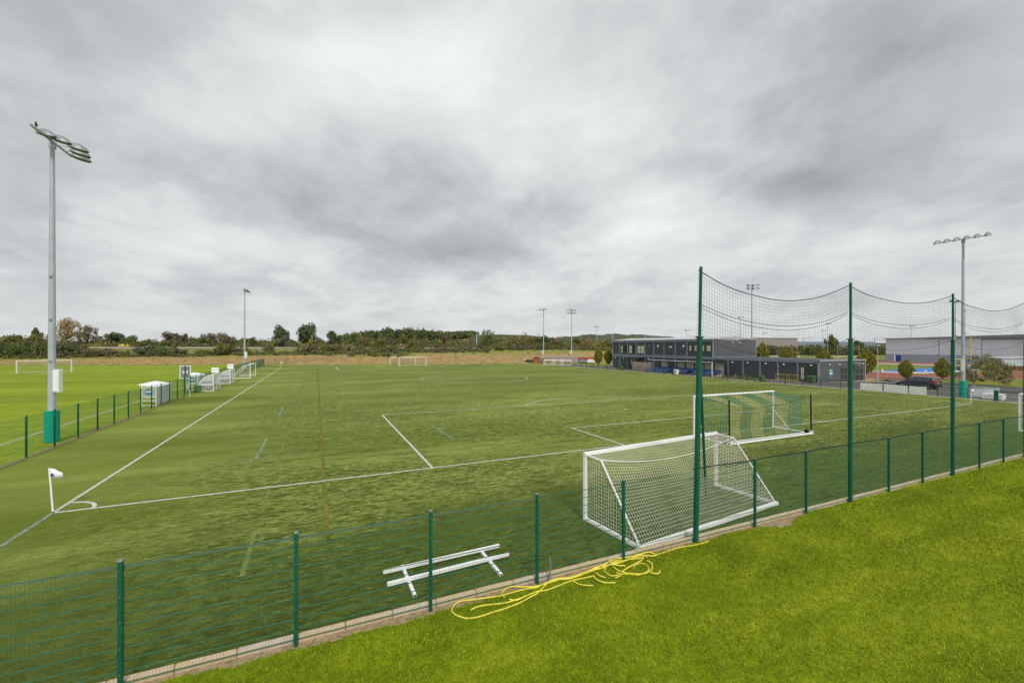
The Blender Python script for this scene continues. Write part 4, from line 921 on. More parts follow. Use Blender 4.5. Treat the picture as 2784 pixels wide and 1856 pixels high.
# pedestrian barriers
def barrier(label, x, y, rz, m, L=2.3, h=1.05):
    g = thing('pedestrian_barrier', label, 'barrier', (x, y, 0), rz, 'pedestrian barriers')
    b = MB(); b.tube(cz([(0, 0, .2), (0, 0, h - .15), (.12, 0, h), (L - .12, 0, h), (L, 0, h - .15), (L, 0, .2), (L - .05, 0, .18), (.05, 0, .18), (0, 0, .2)], 3), .025, 7); b.build('frame', m, g, True)
    for i in range(1, 4):
        xx = L * i / 4; b = MB(); b.tube([(xx, 0, .2), (xx, 0, h)], .018, 6); b.build('upright', m, g)
    for xx in (.25, L - .25):
        b = MB(); b.tube([(xx, -.3, .02), (xx, -.05, .1), (xx, 0, .2), (xx, .05, .1), (xx, .3, .02)], .022, 6); b.build('foot', m, g)
barrier('yellow tubular barrier standing in front of the clubhouse wall, left one', 77.4, 27.1, R(-90), M['yellow'], 1.75)
barrier('yellow tubular barrier in front of the clubhouse wall, right one', 77.35, 25.2, R(-91), M['yellow'], 1.55)
barrier('yellow barrier at the car park edge right of the birch, nearer the tree', 97.4, 9.6, R(-62), M['yellow'], 2.6, .95)
barrier('yellow barrier at the car park edge by the right picture edge', 98.7, 7.1, R(-62), M['yellow'], 2.6, .95)
barrier('yellow barrier half hidden behind the birch foliage', 96.2, 12.0, R(-62), M['yellow'], 2.6, .95)
barrier('orange barrier behind the parked car, left one', 104.2, 19.6, R(-20), M['orange'], 2.4, 1.0)
barrier('orange barrier behind the parked car, right one', 106.7, 18.7, R(-20), M['orange'], 2.4, 1.0)

# ------------------------------------------------------------------ clubhouse
def clubhouse():
    g = thing('clubhouse', 'dark grey modular clubhouse with a two storey block and a long low wing', 'building', (78.2, 0, 0))
    X1 = 12.6; YE, YS, YN = 20.85, 40.2, 71.3; H1, H2 = 3.45, 6.95
    b = MB(); b.box(.1, X1, YE + .1, YS, 0, H1 - .12); b.box(.1, X1 - .2, YS, YN, 0, H2 - .15); b.build('wall', M['clad'], g)
    # vertical ribs of the end walls
    def endwall(y, x0, x1, z0, z1, step=.45):
        n = max(1, int((x1 - x0) / step)); w = (x1 - x0) / n
        for i in range(n):
            b = MB(); b.box(x0 + i * w + .012, x0 + (i + 1) * w - .012, y - .035, y, z0, z1); b.build('cladding_panel', M['clad_end'], g)
    endwall(YE + .1, .16, 5.6, .0, H1 - .15); endwall(YE + .1, 7.6, 9.4, 0, H1 - .15); endwall(YE + .1, 5.6, 7.6, 2.25, H1 - .15); endwall(YE + .1, 9.4, 12.1, 2.75, H1 - .15); endwall(YE + .1, 12.1, X1 - .05, 0, H1 - .15)
    endwall(YS, .16, X1 - .25, H1 + .03, H2 - .18)
    cols = [71.2, 68.39, 65.35, 62.27, 59.21, 56.33, 53.1, 49.85, 46.67, 40.25]; ecols = [36.84, 33.75, 30.5, 27.3, 24.07, 20.95]
    def rib(y0, y1, z0, z1):
        n = max(1, int((y1 - y0) / .5)); w = (y1 - y0) / n
        for i in range(n):
            b = MB(); b.box(.062, .098, y0 + i * w + .012, y0 + (i + 1) * w - .012, z0, z1); b.build('cladding_panel', M['clad'], g)
    for a, c in zip(cols[1:], cols[:-1]): rib(a + .14, c - .14, .0, 3.0); rib(a + .14, c - .14, 3.55, H2 - .5)
    for a, c in zip(ecols[1:], ecols[:-1]): rib(a + .14, c - .14, 0, 3.0)
    rib(36.98, 40.1, 0, 3.0)
    for c in cols:
        b = MB(); b.box(-.02, .12, c - .14, c + .14, 0, H2 - .35); b.build('column', M['clad_frame'], g)
    for c in ecols:
        b = MB(); b.box(-.02, .12, c - .15, c + .15, 0, H1 - .4); b.build('column', M['clad_frame'], g)
    b = MB(); b.box(-.05, .15, 40.1, 71.4, H2 - .45, H2 - .02); b.build('fascia', M['clad_frame'], g)
    b = MB(); b.box(-.05, .15, 40.1, 71.4, 2.98, 3.52); b.build('floor_band', M['clad_frame'], g)
    b = MB(); b.box(-.06, .16, 20.8, 40.09, 2.98, H1); b.build('fascia', M['clad_frame'], g)
    b = MB(); b.box(-.06, .1, YE + .01, YE + .1, 0, H1 - .01); b.box(X1 - .04, X1 + .06, YE + .0, YE + .12, 0, H1); b.box(.1, X1 + .05, YE - .02, YE + .1, H1 - .16, H1 + .02); b.build('corner_trim', M['roof'], g)
    b = MB(); b.box(-.03, .09, YS - .07, YS + .02, H1, H2); b.box(X1 - .24, X1 - .14, YS - .05, YS, H1, H2); b.box(.1, X1 - .2, YS - .05, YS, H1 + .0, H1 + .06); b.build('corner_trim', M['roof'], g)
    # roofs
    b = MB(); b.prism([(-.15, YS - .1, H2), (X1 - .1, YS - .1, H2 + .05), (X1 - .1, YS - .1, H2 + .14), (6.2, YS - .1, H2 + .62), (-.15, YS - .1, H2 + .08)], (0, YN - YS + .3, 0)); b.build('roof', M['roof'], g)
    b = MB(); b.box(.2, X1, YE + .1, YS - .1, H1 - .12, H1 - .02); b.build('roof', M['roof_dark'], g)
    def window(y0, y1, z0, z1, blind=0.5, bars=1, mull=None):
        w = MB(); w.box(.03, .066, y0, y1, z0, z1); o = w.build('window', M['glass'], g)
        f = MB(); t = .05
        f.box(0.0, .06, y0 - t, y0, z0 - t, z1 + t); f.box(0, .06, y1, y1 + t, z0 - t, z1 + t); f.box(0, .06, y0, y1, z0 - t, z0); f.box(0, .06, y0, y1, z1, z1 + t)
        for k in range(bars): yy = y0 + (y1 - y0) * (k + 1) / (bars + 1); f.box(.005, .06, yy - .03, yy + .03, z0, z1)
        if mull: f.box(.004, .06, y0, y1, mull - .03, mull + .03)
        f.build('frame', M['wframe'], o)
        if blind:
            q = MB()
            for a, c in blind: q.box(.02, .028, y0 + (y1 - y0) * a + .03, y0 + (y1 - y0) * c - .03, z0 + .03, z1 - .03)
            q.build('blind', M['blind'], o)
    window(65.6, 67.8, 3.85, 5.7, [(.72, 1)], 1, 4.6); window(62.5, 64.9, 3.85, 5.7, [(.5, .95)], 1, 4.6); window(59.5, 61.8, 3.85, 5.7, [(.0, .45), (.5, 1)], 1, 4.6)
    for y0, y1, bl in ((45.0, 46.0, [(.45, 1)]), (43.7, 44.7, [(.4, 1)]), (42.2, 43.2, [(.1, .5)]), (40.75, 41.8, [(0, .9)])): window(y0, y1, 4.6, 5.75, bl, 0)
    window(62.6, 64.4, 1.2, 2.5, [(.1, .4), (.6, .9)], 1); window(37.6, 39.4, .7, 2.4, [(.3, .4)], 2); window(69.0, 70.0, .1, 2.2, [(.1, .2)], 0)
    window(21.25, 23.6, .3, 2.25, [(.78, 1)], 2, 1.15)
    # end wall: window, porch and glazed doors
    w = MB(); w.box(5.75, 7.45, YE + .06, YE + .1, .3, 2.15); o = w.build('window', M['glass'], g)
    f = MB()
    for xx in (5.7, 6.55, 7.45): f.box(xx, xx + .06, YE + .02, YE + .08, .25, 2.2)
    f.box(5.76, 7.45, YE + .03, YE + .08, .25, .31); f.box(5.76, 7.45, YE + .03, YE + .08, 2.14, 2.2); f.box(5.76, 7.45, YE + .03, YE + .08, 1.15, 1.21); f.build('frame', M['galv_dark'], o)
    d = MB(); d.box(9.5, 12.0, YE + .05, YE + .09, .05, 2.7); o = d.build('door', M['glass'], g)
    f = MB()
    for xx in (9.45, 10.7, 11.95): f.box(xx, xx + .08, YE + .0, YE + .06, 0, 2.75)
    for z in (0, 1.05, 2.0, 2.68): f.box(9.53, 11.95, YE + .01, YE + .06, z, z + .08)
    f.build('door_frame', M['galv_dark'], o)
    p = MB(); p.prism([(8.9, YE - .9, 2.85), (9.35, YE - .9, 2.35), (9.42, YE - .9, 2.4), (8.97, YE - .9, 2.92)], (0, .95, 0)); p.build('porch_canopy', M['roof'], g)
    # lights and plates on the walls
    def bulk(x, y, z, n):
        b = MB(); b.ball((x, y, z), .17, .17, .12, 10, 6); b.build('wall_light', M['cabinet'], g, True)
    for yy in (35.9, 32.8, 29.4, 26.3, 22.0): bulk(-.04, yy, 2.62, 0)
    for xx in (2.6, 5.3, 10.6, 11.7): bulk(xx, YE - .02, 2.72, 0)
    for xx in (5.4, 7.4): bulk(xx, YS - .08, 6.3, 0)
    for yy in (70.0, 66.9, 58.0): bulk(-.04, yy, 2.6, 0)
    for yy, zz, ww, hh in ((55.0, 5.6, .4, .45), (51.2, 5.4, .8, .25), (47.6, 5.6, .4, .45), (57.8, 5.6, .3, .15)):
        b = MB(); b.box(.02, .06, yy - ww / 2, yy + ww / 2, zz - hh / 2, zz + hh / 2); b.build('wall_vent', M['grey_white'], g)
    for yy, z0, z1 in ((57.3, 3.2, 6.4), (52.6, 2.9, 6.4)):
        b = MB(); b.tube([(-.03, yy, z0), (-.03, yy, z1)], .045, 8); b.build('downpipe', M['wframe'], g)
    b = MB(); b.tube([(-.04, 47.0, 3.62), (-.04, 52.5, 3.58), (-.04, 56.2, 3.66)], .045, 8); b.build('pipe', M['clad_frame'], g)
    # shield crest on the low end wall
    def shield(s, y, m, nm, par, x=3.0, z=1.30, cut=None):
        P = [(-.42, .52), (0, .62), (.42, .52), (.46, .15), (.36, -.25), (.17, -.55), (0, -.68), (-.17, -.55), (-.36, -.25), (-.46, .15)]
        if cut: P = [p for p in P if p[0] * cut >= 0]
        b = MB(); b.prism([(x + a * s, y, z + c * s) for a, c in P], (0, .02, 0)); return b.build(nm, m, par)
    sh = shield(1.16, YE + .03, M['crest_green'], 'crest', g); shield(1.0, YE + .005, M['crest_teal'], 'crest_field', sh); shield(.98, YE - .02, M['crest_blue'], 'crest_field', sh, cut=1)
    b = MB(); b.box(2.66, 3.34, YE - .05, YE - .03, 1.22, 1.5); b.build('crest_band', M['grey_white'], sh)
    for xx in (2.85, 3.12):
        b = MB(); b.box(xx - .07, xx + .07, YE - .05, YE - .03, 1.62, 1.84); b.build('crest_charge', M['white'], sh)
    # lean-to canopy and fence screen at the left
    b = MB(); b.prism([(-2.2, 59.2, 2.75), (0.0, 59.2, 2.95), (0, 59.2, 3.03), (-2.2, 59.2, 2.83)], (0, 6.2, 0)); b.build('entrance_canopy', M['wframe'], g)
    for yy in (59.4, 65.2):
        b = MB(); b.bar((-2.05, yy, 0), (-2.05, yy, 2.75), .09); b.build('canopy_post', M['wframe'], g)
clubhouse()
scn = thing('timber_screen', 'pinkish close boarded screen left of the blue seated stand', 'fence', (74.6, 52.9, 0))
for i in range(34):
    b = MB(); h = 1.95 + .04 * math.sin(i * 1.3) + (.12 if i < 6 else 0); b.box(-.02, .02, i * .19, i * .19 + .175, 0, h); b.build('board', M['brick'], scn)
for i in range(4):
    b = MB(); b.box(.022, .1, .1 + i * 2.1, .2 + i * 2.1, 0, 1.9); b.build('post', M['wframe'], scn)

# ------------------------------------------------------------------ spectator stand
def stand():
    g = thing('spectator_stand', 'small covered stand with blue seats between clubhouse and pitch', 'stand', (73.3, 36.1, 0)); L = 16.2; D = 3.2
    b = MB(); b.prism([(-.2, 0, 2.62), (D, 0, 2.40), (D, 0, 2.46), (-.2, 0, 2.70)], (0, L, 0)); b.build('roof', M['roof_dark'], g)
    b = MB(); b.box(-.24, -.2, -.02, L + .02, 2.63, 2.72); b.build('fascia', M['grey_white'], g)
    for i in range(8):
        yy = .08 + i * (L - .16) / 7
        b = MB(); b.bar((D - .1, yy, 0), (D - .1, yy, 2.3), .1); b.bar((D - .1, yy, 1.85), (D - 1.0, yy, 2.4), .07); b.build('frame_post', M['wframe'], g)
    for i in range(7):
        yy = .2 + i * (L - .16) / 7
        if i in (5,): continue
        b = MB(); b.box(D - .06, D - .02, yy, yy + (L - .16) / 7 - .3, .2, 2.3); b.build('back_panel', M['cream'], g)
    for yy in (0,):
        b = MB(); b.box(-.2, -.1, yy - .05, yy + .05, 0, 2.6); b.build('end_post', M['white'], g)
    b = MB(); b.box(.2, D - .1, .1, L - .1, 0, .12); b.box(1.2, D - .1, .1, L - .1, .12, .28); b.box(2.1, D - .1, .1, L - .1, .28, .42); b.build('step', M['kerb'], g)
    sm = MB(); sm.cham(0, .4, 0, .43, .36, .41, .012); sm.prism([(.36, 0, .40), (.42, 0, .40), (.47, 0, .78), (.42, 0, .78)], (0, .43, 0)); sm.box(.12, .2, .16, .27, 0, .36)
    s1 = sm.mesh('seat'); s1.materials.append(M['seat_light']); s2 = s1.copy(); s2.materials.clear(); s2.materials.append(M['seat_blue'])
    nb = MB(); nb.box(.465, .485, .1, .33, .66, .8); nbm = nb.mesh('seat_number'); nbm.materials.append(M['white'])
    for row, (xx, zz, me) in enumerate(((.25, .12, s1), (1.25, .28, s2), (2.15, .42, s2))):
        for i in range(31):
            yy = .3 + i * .51
            if row == 0 and (9 <= i <= 11 or 19 <= i <= 20): continue
            o = obj('seat', me, parent=g, loc=(xx, yy, zz)); o.rotation_euler = (0, 0, 0)
            if row == 0: 
                q = MB(); 
        if row == 0:
            pass
    tb = MB()
    for a, c in ((.3, 4.8), (6.4, 9.9), (11.1, 15.9)): tb.box(.66, .72, a, c, .88, .93)
    tb.build('seat_rail', M['white'], g)
    fb = MB()
    for a, c in ((.3, 4.8), (6.4, 9.9), (11.1, 15.9)): fb.box(.02, .06, a, c, .25, .6)
    fb.build('front_panel', M['seat_light'], g)
    b = MB(); b.bar((1.0, 7.0, .5), (D - .3, 9.4, 1.6), .06); b.build('handrail', M['wframe'], g)
stand()

# ------------------------------------------------------------------ car
def car():
    g = thing('parked_car', 'dark navy hatchback people carrier parked beyond the white boards', 'car', (81.6, 8.25, 0), R(-4))
    # local: rear at y = 0, front at y = 4.35
    st = [(0.0, .42, .62, .72, .70, .70, .60), (.06, .32, .95, 1.0, .80, .80, .66), (.22, .24, .98, 1.40, .86, .85, .62), (.55, .22, .98, 1.53, .88, .87, .64), (1.3, .2, .97, 1.60, .89, .88, .66), (2.1, .2, .95, 1.58, .89, .88, .66),
          (2.75, .2, .93, 1.44, .89, .87, .62), (3.25, .2, .92, 1.10, .88, .85, .62), (3.5, .2, .90, .97, .87, .83, .62), (4.0, .22, .78, .84, .84, .78, .58), (4.28, .28, .62, .68, .74, .70, .5), (4.36, .38, .52, .55, .62, .6, .4)]
    v = []; 
    for y, zb, zt, zr, wl_, wb, wr in st:
        half = [(wl_ * .88, zb), (wl_, zb + .16), (wl_ + .01, (zb + zt) / 2 + .05), (wb, zt), (wr + .06, zr - .06), (wr * .8, zr)]
        v += [(x, y, z) for x, z in half] + [(-x, y, z) for x, z in reversed(half)]
    n = 12; f = [(i * n + k, i * n + (k + 1) % n, (i + 1) * n + (k + 1) % n, (i + 1) * n + k) for i in range(len(st) - 1) for k in range(n)]
    f += [tuple(range(n)), tuple(range(len(st) * n - 1, (len(st) - 1) * n - 1, -1))]
    b = MB(); b.add(v, f); b.build('body', M['navy'], g, True)
    for s in (-1, 1):
        for pts, nm in (([(.42, 1.04), (1.02, 1.03), (1.02, 1.46), (.52, 1.43)], 'quarter_window'), ([(1.08, 1.03), (1.95, 1.01), (1.95, 1.48), (1.08, 1.49)], 'rear_door_window'), ([(2.02, 1.01), (3.0, .99), (2.66, 1.34), (2.02, 1.47)], 'front_door_window')):
            q = []
            for y, z in pts:
                t = (z - .97) / .58; q.append((s * (.895 - .17 * t), y, z))
            b = MB(); b.prism(q if s > 0 else q[::-1], (s * .012, 0, 0)); b.build(nm, M['glass'], g)
        b = MB(); b.prism([(s * .80, -.015, .95), (s * .60, -.02, .95), (s * .62, .12, 1.22), (s * .78, .18, 1.22)], (0, .03, 0)); b.box(*sorted((s * .80, s * .875)), .02, .34, .80, 1.12); b.build('tail_lamp', M['tail'], g)
        b = MB(); b.prism([(s * .60, 4.27, .62), (s * .79, 4.0, .68), (s * .79, 3.9, .80), (s * .62, 4.1, .80)], (s * .03, .03, .0)); b.build('headlight', M['grey_white'], g)
        for yy in (.78, 3.45):
            b = MB(); b.tube([(s * .70, yy, .32), (s * .90, yy, .32)], .32, 22); w = b.build('wheel', M['black'], g, True)
            b = MB(); b.tube([(s * .86, yy, .32), (s * .912, yy, .32)], .065, 10)
            for k in range(7):
                a = 2 * math.pi * k / 7; b.bar((s * .905, yy, .32), (s * .905, yy + .21 * math.cos(a), .32 + .21 * math.sin(a)), .05, .02)
            for k in range(20):
                a, c = 2 * math.pi * k / 20, 2 * math.pi * (k + 1) / 20; b.bar((s * .90, yy + .22 * math.cos(a), .32 + .22 * math.sin(a)), (s * .90, yy + .22 * math.cos(c), .32 + .22 * math.sin(c)), .03, .03)
            b.build('rim', M['alloy'], w)
        b = MB(); b.ball((s * .99, 2.85, 1.02), .10, .07, .07); b.build('wing_mirror', M['navy'], g, True)
        b = MB(); b.bar((s * .905, 1.15, .93), (s * .905, 1.35, .93), .02, .03); b.bar((s * .905, 2.1, .92), (s * .905, 2.3, .92), .02, .03); b.build('door_handle', M['navy'], g)
        b = MB(); b.bar((s * .90, .5, .52), (s * .90, 3.7, .52), .02, .03); b.build('side_moulding', M['alloy'], g)
    b = MB(); b.prism([(-.62, .035, 1.06), (.62, .035, 1.06), (.55, .19, 1.36), (-.55, .19, 1.36)], (0, -.015, .006)); b.build('rear_window', M['glass'], g)
    b = MB(); b.prism([(-.66, 3.30, 1.08), (.66, 3.30, 1.08), (.56, 2.78, 1.42), (-.56, 2.78, 1.42)], (0, .012, .016)); b.build('windscreen', M['glass'], g)
    b = MB(); b.box(-.26, .26, -.012, .0, .78, .89); b.build('number_plate', M['plate'], g)
    b = MB(); b.cham(-.80, .80, -.07, .14, .34, .56, .03); b.build('rear_bumper', M['navy'], g)
car()

# ------------------------------------------------------------------ athletics ground beyond the car park
apron('running_track', [(96.5, 19.5), (104, 17.6), (135, 4), (150, 2), (150, 20), (121, 25.2), (118, 32), (118, 48), (104, 52), (98.5, 30)], -.002, M['track'])
apron('running_track', [(171, 40), (176, 36.5), (215, 20), (215, 75), (170, 75), (169.5, 57)], -.001, M['track'])
apron('infield', [(118, 48), (118, 32), (121, 25.2), (150, 24), (176, 36.5), (171, 40), (169.5, 57), (150, 75), (118, 60)], .001, M['infield'])
apron('blue_runup', [(118.3, 32.2), (122, 25.8), (142, 26.0), (150, 27.2), (168, 32), (177, 36.6), (169.6, 37.1), (156.5, 36.9), (123.2, 34.7)], .006, M['track_blue'])
wr = thing('white_rail', 'long low white rail along the inner edge of the running track', 'railing')
PTS = [(117.9, 34.5), (117.9, 31), (119.3, 27.6), (122.6, 25.7), (130, 25.3), (142, 25.9), (150, 26.9)]
for p, q in zip(PTS[:-1], PTS[1:]):
    b = MB(); b.bar((*p, .16), (*q, .16), .12, .26); b.build('rail', M['white'], wr)
for p in PTS + [(126, 25.5)]:
    b = MB(); b.box(p[0] - .12, p[0] + .12, p[1] - .12, p[1] + .12, 0, .75); b.build('post', M['white'], wr)
wr2 = thing('white_rail', 'white line of kerb on the far side of the infield', 'railing')
for p, q in (((168, 62), (170.9, 57)), ((170.9, 57), (172.8, 43)), ((172.8, 43), (174.5, 40)), ((174.5, 40), (185, 33))):
    b = MB(); b.bar((*p, .15), (*q, .15), .1, .3); b.build('rail', M['white'], wr2)
# yellow gridiron uprights
gp_ = thing('gridiron_goal_posts', 'tall yellow gridiron goal posts with red ribbons in front of the sports hall', 'goal posts', (*away(2612, 88), 0))
vd = Vector((math.sin(YAW + R(46)), math.cos(YAW + R(46)), 0)); lat = Vector((vd.y, -vd.x, 0)); ax = (vd * 5.0 + lat * 2.35).normalized()
b = MB(); b.tube([(0, 0, 0), (0, 0, 2.2), tuple(lat * .3 + Vector((0, 0, 3.0)))], .09, 10); b.build('gooseneck', M['yellow_post'], gp_)
c0 = lat * .3 + Vector((0, 0, 3.02)); b = MB(); b.tube([tuple(c0 - ax * 2.82), tuple(c0 + ax * 2.82)], .08, 10); b.build('crossbar', M['yellow_post'], gp_)
for s in (-1, 1):
    q = c0 + ax * 2.82 * s; b = MB(); b.tube([tuple(q), tuple(q + Vector((0, 0, 4.9)) - lat * .06)], .075, 10); o = b.build('upright', M['yellow_post'], gp_)
    t = q + Vector((0, 0, 4.85)); b = MB(); b.prism([tuple(t), tuple(t + lat * .35 - Vector((0, 0, .08))), tuple(t + lat * .5 - Vector((0, 0, .3))), tuple(t - Vector((0, 0, .12)))], (.0, .01, 0)); b.build('ribbon', M['red'], o)
# sports hall
def hall():
    p0, p1 = Vector((202, 68.5, 0)), Vector((208, -30, 0)); d = (p1 - p0).normalized(); nrm = Vector((d.y, -d.x, 0)); nrm = nrm if nrm.x > 0 else -nrm
    g = thing('sports_hall', 'large pale grey clad sports hall beyond the running track', 'building', tuple(p0)); Ln = (p1 - p0).length
    def quadbox(a, c, z0, z1, off, th, m, nm, par=g):
        q = [d * a + nrm * off, d * c + nrm * off, d * c + nrm * (off + th), d * a + nrm * (off + th)]
        b = MB(); b.prism([tuple(v + Vector((0, 0, z0))) for v in q], (0, 0, z1 - z0)); return b.build(nm, m, par)
    quadbox(0, Ln, 0, 8.6, .1, 45, M['hall_dark'], 'wall')
    sec = [(0.05, 14.8), (14.9, 25), (25.1, 42), (42.1, 58), (58.1, 78), (78.1, Ln)]
    for a, c in sec: quadbox(a + .06, c - .06, 2.7, 7.6 if 25 < a < 40 else 8.4, -.02, .11, M['hall'], 'cladding_panel')
    quadbox(25, 42, 7.65, 8.45, -.04, .1, M['hall_dark'], 'cladding_panel')
    for a, c in sec: quadbox(a, c, .0, 2.65, -.03, .1, M['hall_dark'], 'plinth_panel')
    dr = quadbox(3.0, 4.6, 0, 2.4, -.1, .06, M['door_blue'], 'door')
    quadbox(2.6, 2.98, 0, 2.5, -.09, .05, M['white'], 'door_frame', dr)
    q = [(0 - .5, -.5, 8.5), (Ln * .28, -.5, 9.2), (Ln * .55, -.5, 9.75), (Ln, -.5, 9.3)]
    v = []
    for a, o_, z in q: v += [tuple(d * a + nrm * o_ + Vector((0, 0, z))), tuple(d * a + nrm * 46 + Vector((0, 0, z + .8)))]
    for a, o_, z in q: v += [tuple(d * a + nrm * o_ + Vector((0, 0, 8.35))), tuple(d * a + nrm * 46 + Vector((0, 0, 8.3)))]
    f = []
    for i in range(3): f += [(2 * i, 2 * i + 2, 2 * i + 3, 2 * i + 1), (8 + 2 * i, 2 * i + 8 + 2, 2 * i + 2, 2 * i)]
    f += [(0, 1, 9, 8), (6, 14, 15, 7)]
    b = MB(); b.add(v, f); b.build('roof', M['galv_dark'], g)
hall()
# low corrugated building at the right edge
x, y = away(2725, 100); t = thing('corrugated_shed', 'low grey corrugated shed with brick base at the right edge', 'shed', (x, y, 0), R(-16))
b = MB(); b.box(0, 22, .1, 6, 0, 1.0); b.build('brick_base', mat('dark_red_brick', (0.20, 0.06, 0.05), 0.9, var=0.2, vscale=2), t)
for i in range(50):
    b = MB(); b.box(i * .44, i * .44 + .36, 0, .12, 1.0, 2.75); b.build('cladding_sheet', M['hall'], t)
b = MB(); b.prism([(-.2, -.2, 2.75), (-.2, 6.2, 3.1), (-.2, 6.2, 3.2), (-.2, -.2, 2.87)], (22.4, 0, 0)); b.build('roof', M['roof'], t)
# distant mesh cages, small goals and warehouse beyond the clubhouse
x, y = away(2160, 300); t = thing('warehouse', 'long low beige warehouse behind the trees beyond the clubhouse', 'building', (x, y, 0), -YAW)
b = MB(); b.box(-28, 2, 0, 20, 0, zat(918, 300)); b.build('wall', mat('beige_sheet_wall', (0.36, 0.32, 0.30), 0.8, var=0.06), t)
b = MB(); b.box(-28.4, 2.4, -.4, 20.4, zat(918, 300), zat(918, 300) + .35); b.build('roof', M['roof'], t)
b = MB(); b.box(2.2, 60, 4, 20, 0, zat(927, 300)); b.build('wall', M['hall_dark'], t)
for px, d, w, lab in ((2112, 150, 4.0, 'small white goal beyond the clubhouse roof, leftmost'), (2164, 150, 2.2, 'small white goal beyond the clubhouse roof, half hidden by a shrub'), (2262, 155, 5.0, 'small white goal left of the middle net post beyond the roof'), (2318, 155, 6.3, 'white goal just right of the middle net post beyond the roof')):
    x, y = away(px, d); goal(lab, (x + 2, y, 0), R(180) - YAW, w, 2.1, 1.2, .5, nr=.012, mesh=.3, wheels=False, square=True)
# cabins, wall, shed, stacked goals at the far right corner
def cabin(label, px0, px1, d, z0, z1, roofm='white'):
    x0, y0 = away(px0, d); x1, y1 = away(px1, d); w = math.hypot(x1 - x0, y1 - y0)
    t = thing('cabin', label, 'cabin', (x0, y0, 0), -YAW, 'white cabins')
    b = MB(); b.box(0, w, 0, 2.6, z0, z1 - .12); b.build('wall', M['white'], t)
    b = MB(); b.prism([(-.15, -.2, z1 - .12), (w + .15, -.2, z1 - .12), (w + .15, -.2, z1 - .03), (w * .5, -.2, z1 + .08), (-.15, -.2, z1 - .03)], (0, 3.0, 0)); b.build('roof', M[roofm], t)
    n = max(1, int(w / 2.2))
    for i in range(n):
        a = w * (i + .3) / n; b = MB(); b.box(a, a + w / n * .45, -.04, .0, z1 - 1.15, z1 - .4); o = b.build('window', M['glass'], t)
        b = MB(); b.box(a - .05, a, -.05, .0, z1 - 1.2, z1 - .35); b.box(a + w / n * .45, a + w / n * .45 + .05, -.05, 0, z1 - 1.2, z1 - .35); b.build('frame', M['grey_white'], o)
for a, c, lab in ((1502, 1523, 'white cabin with windows behind the block wall, left one'), (1524, 1551, 'white cabin with windows behind the block wall, beside the mast')): cabin(lab, a, c, 150, .0, zat(959, 150))
cabin('long white roofed cabin behind the bank left of the mast', 1431, 1472, 152, .0, zat(960.5, 152))
x0, y0 = away(1478, 139); x1, y1 = away(1572, 139)
t = thing('block_wall', 'pinkish grey block wall at the far right corner of the pitch', 'wall', (x0, y0, 0), -YAW); Lw = math.hypot(x1 - x0, y1 - y0)
b = MB(); b.box(0, Lw, .03, .3, 0, 2.15); b.build('core', M['kerb'], t)
bk = MB(); bk.box(0, .88, 0, .04, 0, .42); bkm = bk.mesh('block'); bkm.materials.append(M['brick'])
for j in range(5):
    for i in range(int(Lw / .9)): obj('block', bkm, parent=t, loc=(i * .9 + (.45 if j % 2 else 0), random.uniform(-.01, .01), j * .44))
b = MB(); b.box(-.05, Lw + .4, -.06, .36, 2.2, 2.32); b.build('coping', M['roof'], t)
x, y = away(1450, 134); t = thing('garden_shed', 'orange red timber shed beside the far right floodlight mast', 'shed', (x, y, 0), -YAW)
for i in range(9):
    b = MB(); b.box(i * .22, i * .22 + .205, 0, .04, 0, 1.75); b.build('board', M['shed'], t)
b = MB(); b.box(0, 1.98, .05, 1.6, 0, 1.72); b.build('wall', M['shed'], t)
b = MB(); b.prism([(-.15, -.15, 1.72), (2.15, -.15, 1.72), (1.0, -.15, 2.25)], (0, 1.9, 0)); b.build('roof', M['trunk'], t)
x, y = away(1426, 134); t = thing('mesh_cage', 'dark green mesh cage left of the orange shed', 'cage', (x, y, 0), -YAW)
for i in range(7):
    b = MB(); b.bar((i * .42, 0, 0), (i * .42, 0, 1.35), .06); b.build('post', RG, t)
b = MB(); b.box(0, 2.52, .1, .14, .05, 1.2); b.build('sheet', RG, t)
for i, (px, d, lab) in enumerate(((1489, 127, 'white goal stacked by the far rail, left one'), (1512, 126, 'white goal stacked by the far rail, middle one'), (1535, 124, 'white goal stacked by the far rail, right one'))):
    x, y = away(px, d); goal(lab, (x + 2.2, y, 0), R(180) - YAW + R(6 * i), 3.0, 1.35, .9, .4, r=.09, nr=.02, mesh=.4, wheels=False, square=True, group='white goals stacked by the far rail')
x, y = away(1574, 139); t = thing('covered_trailer', 'white and green curved covers with red boards behind the oval trees', 'cover', (x, y, 0), -YAW)
for i in range(2):
    P = [(i * 2.7 + 1.3 - 1.3 * math.cos(a), 0, .2 + 1.1 * math.sin(a)) for a in [math.pi * k / 10 for k in range(11)]]
    b = MB(); b.prism(P, (0, 2.2, 0)); b.build('curved_cover', M['cabinet'] if i else M['galv_dark'], t)
b = MB(); b.box(0, 7, 2.4, 2.5, 0, 1.75); b.build('red_board', M['red'], t)
